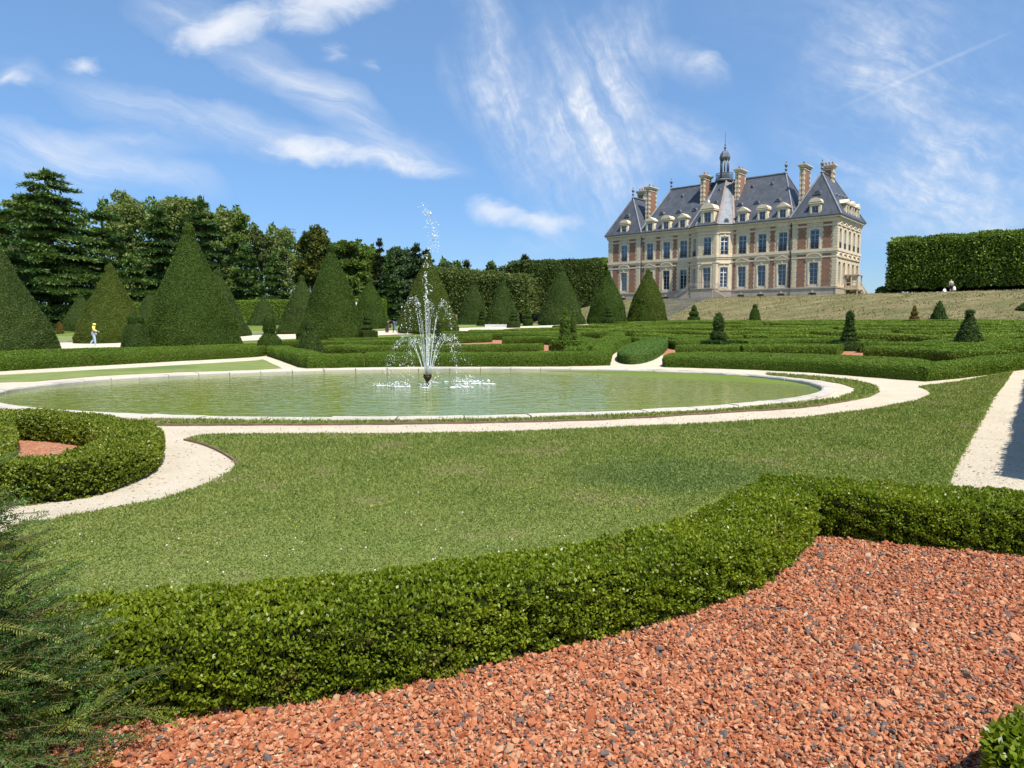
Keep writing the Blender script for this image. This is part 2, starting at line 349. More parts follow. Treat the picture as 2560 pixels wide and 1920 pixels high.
def sand_extra(k, p, c):
    v = k.noise(p, 8, 5, .75); c = k.mix(k.node('ShaderNodeMapRange', inp={0:v,1:.58,2:.70,4:.5}).outputs[0], c, (.40,.33,.235))
    v = k.noise(p, 45, 2, .5); return k.mix(k.node('ShaderNodeMapRange', inp={0:v,1:.68,2:.74,4:.6}).outputs[0], c, (.28,.22,.15))
M['sand'] = ground_mat('cream_sand', [(.3,(.50,.425,.31)),(.5,(.60,.52,.39)),(.7,(.67,.59,.46))], (1.5,30), sand_extra, 1.0, 22, bd=.05)
# crushed brick gravel
def stone_ramp(k, r):
    return k.ramp(r, [(0,(0.372,0.122,0.050)),(.16,(0.465,0.181,0.084)),(.34,(0.521,0.236,0.122)),(.5,(0.428,0.150,0.067)),(.62,(0.558,0.290,0.160)),(.74,(0.316,0.109,0.059)),(.845,(0.130,0.109,0.101)),(.91,(0.158,0.118,0.101)),(.95,(0.465,0.272,0.151)),(.986,(0.577,0.453,0.319))], 'CONSTANT')
m, k, b, out = mat('crushed_brick'); g = k.node('ShaderNodeNewGeometry')
c = stone_ramp(k, g.outputs['Random Per Island']); c = k.mix(k.noise(g.outputs['Position'], 90, 3, .6), c, k.mix(1.0, c, (.62,.55,.5), 'MULTIPLY'))
k.l.new(c, b.inputs['Base Color']); b.inputs['Roughness'].default_value = .85; b.inputs['Specular IOR Level'].default_value = .25
bump(k, b, k.noise(g.outputs['Position'], 220, 3, .6), .25, .004); M['brick_gravel'] = m
m, k, b, out = mat('crushed_brick_bed'); g = k.node('ShaderNodeNewGeometry')
v = k.node('ShaderNodeTexVoronoi', inp={'Scale': 48}); k.l.new(g.outputs['Position'], v.inputs['Vector'])
sp = k.node('ShaderNodeSeparateColor'); k.l.new(v.outputs['Color'], sp.inputs[0])
k.l.new(stone_ramp(k, sp.outputs[0]), b.inputs['Base Color']); b.inputs['Roughness'].default_value = .9
bump(k, b, v.outputs['Distance'], .9, -.03); M['brick_bed'] = m
# water
m, k, b, out = mat('pond_water'); g = k.node('ShaderNodeNewGeometry'); p = g.outputs['Position']
b.inputs['Base Color'].default_value = (.165,.205,.030,1); b.inputs['Roughness'].default_value = .06; b.inputs['IOR'].default_value = 1.33
mp_ = k.node('ShaderNodeMapping', inp={'Scale': (.75,1.5,1)}); k.l.new(p, mp_.inputs[0])
h1 = k.noise(mp_.outputs[0], 2.6, 3, .5, .5); h2 = k.noise(mp_.outputs[0], 7, 2, .5, .2); h3 = k.noise(p, .6, 2, .5)
vd = k.node('ShaderNodeVectorMath', operation='DISTANCE', inp={0: p, 1: (-2.25,18.4,0)})
ring = k.math('SINE', k.math('MULTIPLY', vd.outputs['Value'], 11.0))
amp = k.node('ShaderNodeMapRange', inp={0: vd.outputs['Value'], 1: .8, 2: 5.5, 3: .28, 4: 0.0}).outputs[0]
h = k.math('ADD', k.math('MULTIPLY_ADD', h1, 1.0, k.math('MULTIPLY', h2, .35)), k.math('MULTIPLY', ring, amp))
bump(k, b, h, .34, .05); M['water'] = m
m, k, b, out = mat('splashing_water'); b.inputs['Base Color'].default_value = (.92,.95,.96,1); b.inputs['Roughness'].default_value = .12
b.inputs['Transmission Weight'].default_value = .25; b.inputs['IOR'].default_value = 1.33; M['spray'] = m
# stone of the basin rim
m, k, b, out = mat('rim_stone'); g = k.node('ShaderNodeNewGeometry'); p = g.outputs['Position']
a = k.noise(p, 1.3, 6, .7); f = k.noise(p, 14, 5, .7); s = k.noise(p, .5, 3, .6)
c = k.ramp(k.math('ADD', k.math('MULTIPLY', a, .5), k.math('MULTIPLY', f, .5)), [(.32,(.16,.145,.13)),(.45,(.46,.42,.35)),(.62,(.44,.40,.33))])
c = k.mix(k.node('ShaderNodeMapRange', inp={0:s,1:.54,2:.66,4:.6}).outputs[0], c, (.25,.245,.24))
k.l.new(c, b.inputs['Base Color']); b.inputs['Roughness'].default_value = .85; bump(k, b, f, .5, .02); M['rim'] = m
M['edging'] = plain('brown_edging', (.15,.095,.062), .8, var=.4, scale=5, bumps=.3)
# chateau
def stone_mat(name, lo, hi, course=.34):
    m, k, b, out = mat(name); t = k.node('ShaderNodeTexCoord'); p = t.outputs['Object']
    a = k.noise(p, .8, 6, .7); f = k.noise(p, 9, 5, .7)
    c = k.ramp(k.math('ADD', k.math('MULTIPLY', a, .6), k.math('MULTIPLY', f, .4)), [(.32,lo),(.62,hi)])
    sx = k.node('ShaderNodeSeparateXYZ'); k.l.new(p, sx.inputs[0])
    fr = k.math('FRACT', k.math('DIVIDE', sx.outputs[2], course)); jo = k.math('LESS_THAN', fr, .09)
    c = k.mix(k.math('MULTIPLY', jo, .28), c, tuple(x*.5 for x in lo))
    mp2 = k.node('ShaderNodeMapping', inp={'Scale': (2.5,2.5,.18)}); k.l.new(p, mp2.inputs[0]); dr = k.noise(mp2.outputs[0], 1.4, 5, .7)
    c = k.mix(k.node('ShaderNodeMapRange', inp={0:dr,1:.54,2:.72,4:.38}).outputs[0], c, (.19,.16,.12))
    k.l.new(c, b.inputs['Base Color']); b.inputs['Roughness'].default_value = .9; b.inputs['Specular IOR Level'].default_value = .2
    return m
M['stone'] = stone_mat('cream_limestone', (.54,.44,.30), (.70,.59,.42))
M['trim'] = stone_mat('carved_limestone', (.57,.47,.325), (.73,.62,.45), 50)
M['plinth'] = stone_mat('weathered_plinth_stone', (.30,.255,.20), (.46,.40,.32), .5)
m, k, b, out = mat('red_brick'); t = k.node('ShaderNodeTexCoord'); p = t.outputs['Object']
sx = k.node('ShaderNodeSeparateXYZ'); k.l.new(p, sx.inputs[0]); xy = k.math('ADD', sx.outputs[0], sx.outputs[1])
cb = k.node('ShaderNodeCombineXYZ', inp={0: xy, 1: sx.outputs[2], 2: 0.0})
bt = k.node('ShaderNodeTexBrick', inp={'Scale': 1.0, 'Color1': (.22,.095,.05,1), 'Color2': (.31,.145,.078,1), 'Mortar': (.34,.25,.19,1), 'Mortar Size': .006, 'Brick Width': .22, 'Row Height': .07}); k.l.new(cb.outputs[0], bt.inputs['Vector'])
c = k.mix(k.node('ShaderNodeMapRange', inp={0:k.noise(p, 1.1, 5, .7),1:.45,2:.7,4:.5}).outputs[0], bt.outputs[0], (.17,.085,.06)); k.l.new(c, b.inputs['Base Color']); b.inputs['Roughness'].default_value = .9; M['brick'] = m
m, k, b, out = mat('slate'); t = k.node('ShaderNodeTexCoord'); p = t.outputs['Object']
mp2 = k.node('ShaderNodeMapping', inp={'Scale': (1.6,1.6,.22)}); k.l.new(p, mp2.inputs[0]); st = k.noise(mp2.outputs[0], .9, 6, .7); f = k.noise(p, 6, 3, .6)
c = k.ramp(k.math('ADD', k.math('MULTIPLY', st, .75), k.math('MULTIPLY', f, .25)), [(.33,(.042,.047,.057)),(.52,(.066,.073,.087)),(.70,(.105,.113,.13))])
k.l.new(c, b.inputs['Base Color']); b.inputs['Roughness'].default_value = .5; b.inputs['Specular IOR Level'].default_value = .4
sx = k.node('ShaderNodeSeparateXYZ'); k.l.new(p, sx.inputs[0]); bump(k, b, k.math('FRACT', k.math('MULTIPLY', sx.outputs[2], 5.5)), .3, .02); M['slate'] = m
M['lead'] = plain('lead_sheet', (.17,.182,.20), .6, metal=.0, var=.35, scale=1.5)
M['lead_dark'] = plain('weathered_lead', (.13,.145,.16), .5, metal=.3, var=.4, scale=2)
M['copper'] = plain('rusty_lead', (.26,.20,.17), .6, var=.3, scale=1.5)
M['gutter'] = plain('zinc_gutter', (.07,.075,.085), .5, metal=.3, var=.2)
M['frame'] = plain('grey_blue_paint', (.30,.35,.40), .5, var=.08)
M['frame_white'] = plain('white_window_paint', (.62,.63,.64), .5, var=.06)
M['iron'] = plain('dark_iron', (.03,.032,.036), .5, var=.2)
M['curtain'] = plain('white_curtain', (.62,.62,.60), .9, var=.08, scale=6)
M['pot'] = plain('terracotta', (.36,.15,.09), .85, var=.2)
m, k, b, out = mat('window_glass'); k.n.remove(b)
tr = k.node('ShaderNodeBsdfTransparent', inp={0: (.42,.46,.52,1)}); gl = k.node('ShaderNodeBsdfGlossy', inp={0: (.85,.92,1,1), 1: .03})
fz = k.node('ShaderNodeFresnel', inp={0: 1.7}); mx = k.node('ShaderNodeMixShader'); k.l.new(k.math('MULTIPLY_ADD', fz.outputs[0], .75, .03), mx.inputs[0])
k.l.new(tr.outputs[0], mx.inputs[1]); k.l.new(gl.outputs[0], mx.inputs[2]); k.l.new(mx.outputs[0], out.inputs[0]); M['glass'] = m
M['white'] = plain('white_paint', (.72,.71,.68), .6, var=.06)
M['bag_white'] = plain('white_plastic', (.8,.8,.82), .4, var=.05)
M['statue'] = plain('statue_stone', (.50,.47,.42), .8, var=.2, scale=4)
M['bronze'] = plain('dark_bronze', (.055,.04,.028), .45, metal=.6, var=.3, scale=12)
M['step'] = plain('grey_steps_stone', (.27,.25,.22), .9, var=.3, scale=1.2, dirt=((.14,.13,.11),1.5,.5,.5))
M['skin'] = plain('skin', (.45,.27,.19), .5, var=.05)
M['hair'] = plain('dark_hair', (.02,.014,.01), .5, var=.2)
M['grey_hair'] = plain('grey_hair', (.35,.33,.30), .6, var=.2)
M['yellow'] = plain('yellow_fabric', (.85,.72,.16), .7, var=.05)
M['blue'] = plain('blue_shirt', (.03,.045,.30), .7, var=.15)
M['jeans'] = plain('light_jeans', (.36,.45,.56), .85, var=.15, scale=8)
M['jeans_dark'] = plain('mid_blue_jeans', (.11,.16,.24), .85, var=.15, scale=8)
M['black'] = plain('black_cloth', (.014,.013,.018), .8, var=.2)
M['beige'] = plain('beige_jacket', (.42,.36,.27), .85, var=.1)
M['navy'] = plain('navy_shorts', (.02,.022,.035), .85, var=.1)
M['shoe'] = plain('white_shoes', (.78,.78,.78), .6, var=.05)
M['suitcase'] = plain('dark_plum_fabric', (.035,.018,.026), .7, var=.2)
# ------------------------------------------------------------------ ground, bank, paths, lawns
def grid(name, xs, ys, mt, dz, zf=zt, keep=None):
    X, Y = np.meshgrid(xs, ys, indexing='ij'); nx, ny = X.shape
    V = np.stack([X, Y, zf(X, Y)+dz], -1).reshape(-1,3)
    i, j = np.meshgrid(np.arange(nx-1), np.arange(ny-1), indexing='ij')
    Q = np.stack([i*ny+j, (i+1)*ny+j, (i+1)*ny+j+1, i*ny+j+1], -1).reshape(-1,4)
    return MB().add(V, Q, 0, True).build(name, mt)
xs = np.concatenate([[-3000,-1500,-700,-400,-260,-200], np.arange(-160,121,2.5), [140,180,260,400,700,1500,3000]])
ys = np.concatenate([[-600,-200,-80,-40], np.arange(-20,191,2.5), [210,260,350,600,1200,2500,5000]])
def zg(x, y):
    return zt(x, y)
tag(grid('ground', xs, ys, M['field'], -.07), kind='structure')
# the dry bank below the terrace, in (along, across) coordinates of the front
sa = np.arange(-70, 190, 2.0); na = np.concatenate([np.arange(76,97,.75), [99,103,110,125,150]])
SS, NN = np.meshgrid(sa, na, indexing='ij')
BX = FN[0]*NN+FD[0]*SS; BY = FN[1]*NN+FD[1]*SS
V = np.stack([BX, BY, zt(BX, BY)+.01+.05*np.sin(BX*.9+np.sin(BY*.7)*2)*np.sin(BY*1.1+BX*.3)+np.minimum(.05,.02*(NN-76))], -1).reshape(-1,3); nx, ny = SS.shape
i, j = np.meshgrid(np.arange(nx-1), np.arange(ny-1), indexing='ij')
tag(MB().add(V, np.stack([i*ny+j, i*ny+j+1, (i+1)*ny+j+1, (i+1)*ny+j], -1).reshape(-1,4), 0, True).build('grass_bank', M['bank']), kind='structure')

def dens_line(P, step):
    o = []
    for a, b in zip(P[:-1], P[1:]):
        k = max(1, int(np.hypot(*(b-a))/step)); o += [a+(b-a)*t/k for t in range(k)]
    return np.array(o+[P[-1]])
def inside(P, poly):
    x, y = P[:,0], P[:,1]; r = np.zeros(len(P), bool); j = len(poly)-1
    for i in range(len(poly)):
        xi, yi = poly[i]; xj, yj = poly[j]
        c = ((yi > y) != (yj > y)) & (x < (xj-xi)*(y-yi)/(yj-yi+1e-12)+xi); r ^= c; j = i
    return r
def smooth(P, it=2, closed=False):
    P = np.array(P, float)
    for _ in range(it):
        if closed: A = P; B = np.roll(P, -1, 0); P = np.stack([.75*A+.25*B, .25*A+.75*B], 1).reshape(-1,2)
        else:
            A, B = P[:-1], P[1:]; P = np.concatenate([P[:1], np.stack([.75*A+.25*B, .25*A+.75*B], 1).reshape(-1,2), P[-1:]])
    return P
def sheet(name, poly, mt, dz, step=.6, wob=0, kind='structure', skirt=.05):
    B = dens_line(np.vstack([poly, poly[:1]]), step)[:-1]
    if wob: B = B+rng.normal(size=B.shape)*wob
    lo, hi = B.min(0), B.max(0); gx, gy = np.meshgrid(np.arange(lo[0],hi[0],step*1.7), np.arange(lo[1],hi[1],step*1.7))
    I = np.c_[gx.ravel(), gy.ravel()]; I = I[inside(I, B)] if len(I) else I
    A = np.vstack([B, I]); n = len(B)
    r = delaunay_2d_cdt([Vector(p) for p in A], [], [list(range(n))], 1, 1e-5)
    v = np.array([(p.x,p.y) for p in r[0]]); V = np.c_[v, zt(v[:,0], v[:,1])+dz]
    mb = MB().faces(V, [list(f) for f in r[2]], 0, True)
    if skirt:                                       # turned-down edge, so that the sheet has thickness
        T = np.c_[B, zt(B[:,0],B[:,1])+dz]; L_ = T-np.array([0,0,skirt]); k = np.arange(n)
        mb.add(np.vstack([T, L_]), np.stack([k, k+n, (k+1)%n+n, (k+1)%n], 1))
    return tag(mb.build(name, mt), kind=kind)
PC = np.array([-2.09, 18.17]); PA, PB, PR = 10.53, 6.78, R(6.2)
def ell(a, b, n=160):
    t = np.linspace(0, 2*np.pi, n, endpoint=False); x, y = a*np.cos(t), b*np.sin(t)
    return np.c_[PC[0]+x*math.cos(PR)-y*math.sin(PR), PC[1]+x*math.sin(PR)+y*math.cos(PR)]
# sand: one ring-shaped sheet round the basin, on which lawns and beds lie
r0 = ell(PA-.15, PB-.15); rings = [r0]
for f_ in np.linspace(.06, 1, 16): rings.append(r0+(PC+np.c_[np.cos(np.linspace(0,2*np.pi,160,endpoint=False)+PR), np.sin(np.linspace(0,2*np.pi,160,endpoint=False)+PR)]*28-r0)*f_)
A = np.array(rings); k_, n_ = A.shape[:2]; V = np.c_[A.reshape(-1,2), zt(A[...,0], A[...,1]).ravel()]
V[:,2] += .006*np.sin(V[:,0]*5.1+V[:,1]*3)*np.sin(V[:,1]*4.3-V[:,0])
i, j = np.meshgrid(np.arange(k_-1), np.arange(n_), indexing='ij'); j2 = (j+1)%n_
tag(MB().add(V, np.stack([i*n_+j, (i+1)*n_+j, (i+1)*n_+j2, i*n_+j2], -1).reshape(-1,4), 0, True).build('sand_path', M['sand']), kind='structure')
# water
wv = ell(PA-.3, PB-.3); V = np.c_[np.vstack([wv, PC]), np.full(len(wv)+1, -.035)]
tag(MB().faces(V, [(i, (i+1)%160, 160) for i in range(160)]).build('pond_water', M['water']), kind='structure')
# basin rim, cut stone by stone
rim = MB(); nst = 58
for s_ in range(nst):
    a0, a1 = s_/nst*2*np.pi+.0012, (s_+1)/nst*2*np.pi-.0012
    tt_ = np.linspace(a0, a1, 5); jz = rng.uniform(-.008,.010); jo = rng.uniform(-.012,.012)
    prof = [(0,-.06),(.0,.035),(-.02,.062),(-.25,.068),(-.295,.05),(-.31,.02),(-.30,-.3)]
    vs = []
    for a in tt_:
        for (o_, z_) in prof:
            aa, bb = PA+o_+jo, PB+o_+jo; x, y = aa*math.cos(a), bb*math.sin(a)
            vs.append((PC[0]+x*math.cos(PR)-y*math.sin(PR), PC[1]+x*math.sin(PR)+y*math.cos(PR), z_+jz+rng.normal()*.003))
    kk = len(prof); i, j = np.meshgrid(np.arange(4), np.arange(kk-1), indexing='ij')
    rim.add(vs, np.stack([i*kk+j, (i+1)*kk+j, (i+1)*kk+j+1, i*kk+j+1], -1).reshape(-1,4))
    rim.F.append((np.array([list(range(kk))])+rim.nv-len(vs), 0, False)); rim.F.append((np.array([list(range(4*kk,5*kk))[::-1]])+rim.nv-len(vs), 0, False))
o = centred(rim, (*PC, 0)).build('basin_rim', M['rim']); o.location = (*PC, 0)
tag(o, 'low weathered stone rim around the oval pond', 'stone rim')

LAWN = pts([(-140,1352),(0,1338),(58,1310),(120,1304),(188,1290),(289,1272),(405,1251),(521,1212),(576,1183),(593,1162),(587,1151),(550,1128),(506,1110),(466,1100),(492,1093),(535,1089),(640,1088),(814,1087),(958,1088),(1280,1082),(1540,1071),(1772,1061),(1920,1052),(2007,1047),(2180,1026),(2296,1003),(2331,987),(2318,975),(2296,968),(2397,955.6),(2470,941),(2533,928),(2484,994.6),(2397,1151),(2371,1214),(2350,1262),(2040,1262),(1862,1236),(1800,1252),(1740,1276),(1690,1296),(1500,1400),(1300,1480),(1000,1560),(700,1610),(400,1650),(100,1690),(-120,1720)])
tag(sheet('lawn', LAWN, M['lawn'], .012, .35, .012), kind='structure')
cres_o = [(361,1063),(405,1065),(640,1063.5),(929,1062.6),(1280,1057),(1540,1049.6),(1772,1035),(1920,1026),(2007,1020.7),(2122,1003),(2175,993),(2196,982),(2192,970),(2180,965),(2137,954),(2050,944.5),(1960,938),(1915,935)]
cres_i = [(1915,937),(1990,945),(2050,951.5),(2108,961),(2140,972),(2135,984),(2093,1000),(1978,1013.5),(1772,1031),(1540,1041.5),(1280,1049.6),(929,1053.5),(640,1054),(361,1053)]
tag(sheet('lawn', pts(cres_o+cres_i), M['lawn'], .02, .3, .012), kind='structure')
tag(sheet('lawn', pts([(-120,950),(0,938),(347,919),(640,901.5),(657,898.6),(706,921),(640,925),(434,931.5),(246,940.5),(90,954),(0,957),(-120,963)]), M['lawn'], .012, .4, .01), kind='structure')
# brown edging board under the grass ring
eb = dens_line(smooth(pts(cres_o[:10]), 2), .3); mb = MB()
nn = np.gradient(eb, axis=0); nn = nrm(np.c_[nn[:,1], -nn[:,0]])
pr = [(.0,-.04),(.03,-.04),(.035,.034),(.0,.036)]
V = np.stack([np.c_[eb+nn*o_, np.full(len(eb), z_)] for o_, z_ in pr], 1).reshape(-1,3); kk = len(eb)
i, j = np.meshgrid(np.arange(kk-1), np.arange(4), indexing='ij')
mb.add(V, np.stack([i*4+j, (i+1)*4+j, (i+1)*4+(j+1)%4, i*4+(j+1)%4], -1).reshape(-1,4))
tag(mb.build('edging_board', M['edging']), 'thin brown edging board between sand path and grass ring by the pond', 'edging')
eb = dens_line(smooth(pts([(462,1101),(506,1111),(550,1129),(587,1152),(594,1164)]), 1), .15); mb = MB()
nn = np.gradient(eb, axis=0); nn = nrm(np.c_[nn[:,1], -nn[:,0]]); pr = [(-.02,-.04),(.012,-.04),(.012,.022),(-.02,.03)]
V = np.stack([np.c_[eb-nn*o_, np.full(len(eb), z_)] for o_, z_ in pr], 1).reshape(-1,3); kk = len(eb)
i, j = np.meshgrid(np.arange(kk-1), np.arange(4), indexing='ij')
mb.add(V, np.stack([i*4+j, (i+1)*4+j, (i+1)*4+(j+1)%4, i*4+(j+1)%4], -1).reshape(-1,4))
tag(mb.build('edging_board', M['edging']), 'short brown edging strip on the tip of the front lawn, facing the curved hedge', 'edging')
# alley behind the left hedge, gravel beds of the parterre
tag(sheet('path', pts([(-60,886),(150,874),(300,868),(520,856),(620,851),(800,844),(985,836),(1150,829),(1300,824.5),(1480,817),(1470,811),(1300,816),(1150,820),(1000,825.5),(700,836),(560,841),(360,851),(150,857),(0,860),(-60,862)]), M['sand'], .01, 1.2), kind='structure')
ALLEY_EDGE = pts([(40,857.5),(150,855.5),(360,849.5),(560,839.5),(700,834.5)])
tag(sheet('lawn', pts([(-60,861),(150,855.5),(360,849.5),(560,839.5),(700,834.5),(1000,824),(1150,818.5),(1300,814.6),(1470,809.7),(1440,806),(1200,812),(900,821),(600,829),(300,838),(0,842),(-60,843)]), M['lawn'], .02, 2.0), kind='structure')
tag(sheet('gravel_bed', pts([(1664,905),(1900,912),(2100,922),(2300,938),(2345,940),(2500,915),(2700,890),(2700,835),(2300,822),(1900,818),(1700,822),(1640,845)]), M['brick_bed'], .009, 1.0), kind='structure')
tag(sheet('gravel_bed', pts([(790,905),(1100,905),(1500,903),(1530,870),(1520,840),(1300,836),(1060,841),(840,852),(720,868),(740,890)]), M['brick_bed'], .009, 1.0), kind='structure')
sheet('sand_path', pts([(1930,828),(1978,827),(1976,815),(1955,818)]), M['sand'], .018, .6)
for q in ([(1441,886),(1447,870),(1475,861),(1470,848),(1508,844),(1502,852),(1476,868),(1464,886)], [(1832,884),(1836,862),(1860,860),(1861,884)], [(2290,908),(2376,897),(2378,910)], [(700,874),(712,868),(727,869),(728,880)], [(790,898),(900,889),(930,891),(925,900)]):
    sheet('gravel_bed', pts(q), M['brick_bed'], .012, .5)

# ------------------------------------------------------------------ leaves on a surface
def sample(V, Q, n):
    if Q.shape[1] == 4: T = np.vstack([Q[:,[0,1,2]], Q[:,[0,2,3]]])
    else: T = Q
    a, b, c = V[T[:,0]], V[T[:,1]], V[T[:,2]]
    cr = np.cross(b-a, c-a); ar = np.linalg.norm(cr, axis=1)/2
    n = int(n*ar.sum()) if n > 0 else -n
    if n < 1: return np.zeros((0,3)), np.zeros((0,3))
    k = rng.choice(len(T), n, p=ar/ar.sum()); u, v = rng.random((2,n)); f = u+v > 1; u[f] = 1-u[f]; v[f] = 1-v[f]
    return a[k]+(b-a)[k]*u[:,None]+(c-a)[k]*v[:,None], nrm(cr[k])
def leaf_coat(mb, dens, L, Wd, depth=.03, mi=0, keep=None, tuft=0, **kw):
    V = np.concatenate(mb.V); out = []
    for Fc, m_, s_ in list(mb.F):
        if Fc.shape[1] > 4: Fc = np.concatenate([Fc[:,[0,i,i+1]] for i in range(1, Fc.shape[1]-1)])
        P, N = sample(V, Fc, dens)
        if keep is not None and len(P): kk = keep(P, N); P, N = P[kk], N[kk]
        if tuft and len(P):                          # shoots stand in small tufts with gaps between
            g_ = np.sin(P[:,0]*47+np.sin(P[:,1]*31)*2)+np.sin(P[:,1]*53+np.sin(P[:,2]*37)*2)+np.sin(P[:,2]*61+P[:,0]*23)
            kk = rng.random(len(P)) < np.clip(.80+.24*g_, .30, 1); P, N, g_ = P[kk], N[kk], g_[kk]; P = P+N*(tuft*g_[:,None])
        if len(P): out.append(cards(P+N*rng.uniform(-.3,1,(len(P),1))*depth, N, L, Wd, **kw))
    for v, f in out: mb.add(v, f, mi)
    return mb
def faces_cam(P, N):                                # leaves on sides that never face this part of the garden are left off
    return (np.sum(N*(np.array([0,0,CAMH+1.5])-P), axis=1) > -.25*np.linalg.norm(P, axis=1))
def shrink_core(mb, d):                             # draw the core with its painted gap shade back from the leaf surface
    V = mb.V[0]; m = 11; A = V.reshape(-1,m,3); c = A.mean(1, keepdims=True); w = np.linalg.norm(A-c, axis=2, keepdims=True)
    B = c+(A-c)*np.clip(1-d/np.maximum(w,.05), .3, 1); B[:,0,2] = A[:,0,2]; B[:,-1,2] = A[:,-1,2]
    t = nrm(A[1]-A[0]); B[0] += t*d; B[-1] -= nrm(A[-1]-A[-2])*d; mb.V[0] = B.reshape(-1,3)
def ribbon(line, w_, h, c=.1, step=.25, h2=None, rough=.012, capz=True, inset=0):
    P = dens_line(np.array(line, float), step); k = len(P)
    t = nrm(np.gradient(P, axis=0)); nl = np.c_[-t[:,1], t[:,0]]
    s_ = np.cumsum(np.r_[0, np.linalg.norm(np.diff(P, axis=0), axis=1)])
    pr = np.array([(.05,-.03),(.0,.45*h),(.01,h-c),(c*.33,h-c*.25),(c,h),(w_*.5,h+.008),(w_-c,h),(w_-.33*c,h-.25*c),(w_-.01,h-c),(w_,.45*h),(w_-.05,-.03)])
    m = len(pr); ph = rng.uniform(0,6,4)
    z0 = zt(P[:,0], P[:,1])
    V = np.zeros((k,m,3))
    for q, (o_, z_) in enumerate(pr):
        wob = rough*(np.sin(s_*2.1+ph[0]+q)+np.sin(s_*5.3+ph[1]+q*.7)*.7+np.sin(s_*.9+ph[2]))
        xy = P+nl*(o_+wob*(1 if q < m/2 else -1)*(-1 if o_ < w_/2 else 1)*.8)[:,None] if np.ndim(wob) else P
        V[:,q,:2] = xy; V[:,q,2] = z0+z_+(wob*.9 if z_ > 0 else 0)
    i, j = np.meshgrid(np.arange(k-1), np.arange(m-1), indexing='ij')
    mb = MB().add(V.reshape(-1,3), np.stack([i*m+j, (i+1)*m+j, (i+1)*m+j+1, i*m+j+1], -1).reshape(-1,4), 1, True)
    mb.F.append((np.array([list(range(m))]), 1, False)); mb.F.append((np.array([list(range((k-1)*m,k*m))[::-1]]), 1, False))
    return mb
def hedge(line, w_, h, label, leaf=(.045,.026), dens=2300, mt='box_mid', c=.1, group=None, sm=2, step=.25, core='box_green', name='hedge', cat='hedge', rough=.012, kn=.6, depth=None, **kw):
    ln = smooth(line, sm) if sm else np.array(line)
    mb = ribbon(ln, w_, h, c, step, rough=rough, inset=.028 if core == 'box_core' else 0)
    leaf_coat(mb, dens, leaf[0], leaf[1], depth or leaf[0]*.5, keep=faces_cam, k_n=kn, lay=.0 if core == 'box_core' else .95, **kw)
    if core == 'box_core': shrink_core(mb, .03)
    c0 = ln[len(ln)//2]; b = (c0[0], c0[1], float(zt(*c0)))
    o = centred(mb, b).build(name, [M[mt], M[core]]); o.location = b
    return tag(o, label, cat, group)
# near box hedge: curved piece and the arm turning to the right
NH = pts([(-330,1850),(-80,1842),(324,1820),(694,1780),(1042,1722),(1273,1666),(1620,1584),(1852,1504),(1956,1447),(2014,1389),(2046,1349)])
corner = NH[-1]
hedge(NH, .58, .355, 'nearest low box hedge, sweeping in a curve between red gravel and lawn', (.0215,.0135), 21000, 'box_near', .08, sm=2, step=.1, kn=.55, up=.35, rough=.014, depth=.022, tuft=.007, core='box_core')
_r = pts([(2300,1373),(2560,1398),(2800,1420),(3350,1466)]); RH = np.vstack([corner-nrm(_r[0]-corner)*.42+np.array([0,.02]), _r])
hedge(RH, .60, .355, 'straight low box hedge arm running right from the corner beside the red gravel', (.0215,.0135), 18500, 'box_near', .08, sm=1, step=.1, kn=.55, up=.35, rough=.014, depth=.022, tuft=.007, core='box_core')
# ------------------------------------------------------------------ red gravel in the foreground, stone by stone
fr = smooth(NH, 2); rr_ = smooth(RH, 1)[1:]
gp = np.vstack([fr+np.array([-.02,.06]), rr_+np.array([.0,.06]), [(6.0,1.0),(-2.6,1.0)]])
tag(sheet('gravel_bed', gp, M['brick_bed'], .010, .4), kind='structure')
bm = bmesh.new(); bmesh.ops.create_icosphere(bm, subdivisions=1, radius=1); ico = np.array([v.co[:] for v in bm.verts]); icf = np.array([[v.index for v in f.verts] for f in bm.faces]); bm.free()
def in_frame(P, mx=60):
    Z = P[:,1]*math.cos(PITCH)-(P[:,2]-CAMH)*math.sin(PITCH); U = P[:,1]*math.sin(PITCH)+(P[:,2]-CAMH)*math.cos(PITCH)
    px = 1280+F*P[:,0]/Z; py = 960-F*U/Z
    return (Z > .2) & (px > -mx) & (px < 2560+mx) & (py > -mx) & (py < 1920+mx*2)
def gravel(n, size, zlo, zhi):
    lo, hi = np.array([-2.4,1.9]), np.array([5.3,6.2])
    P = rng.uniform(lo, hi, (n,2)); P = P[inside(P, gp+np.array([0,-.015]))]; P3 = np.c_[P, np.zeros(len(P))]; P = P[in_frame(P3, 650)]
    n = len(P); sz = size*rng.lognormal(0, .32, (n,1,1))
    ax = rng.uniform([.75,.6,.35],[1.25,1.0,.65],(n,1,3))
    V = ico[None]*ax*(1+.28*rng.uniform(-1,1,(n,12,1)))+.12*rng.normal(size=(n,12,3))
    q = nrm(rng.normal(size=(n,4))*np.array([1,.45,.45,1])); w_,x,y,z = q.T
    Rm = np.stack([1-2*(y*y+z*z),2*(x*y-w_*z),2*(x*z+w_*y),2*(x*y+w_*z),1-2*(x*x+z*z),2*(y*z-w_*x),2*(x*z-w_*y),2*(y*z+w_*x),1-2*(x*x+y*y)],-1).reshape(n,3,3)
    V = np.einsum('nij,nkj->nki', Rm, V*sz*.5)
    V += np.c_[P, .012+rng.uniform(zlo,zhi,n)][:,None]
    return V.reshape(-1,3), (icf[None]+12*np.arange(n)[:,None,None]).reshape(-1,3)
mb = MB(); mb.add(*gravel(116000, .0185, -.002, .006)); mb.add(*gravel(51000, .0225, .004, .013)); mb.add(*gravel(500, .029, .008, .014))
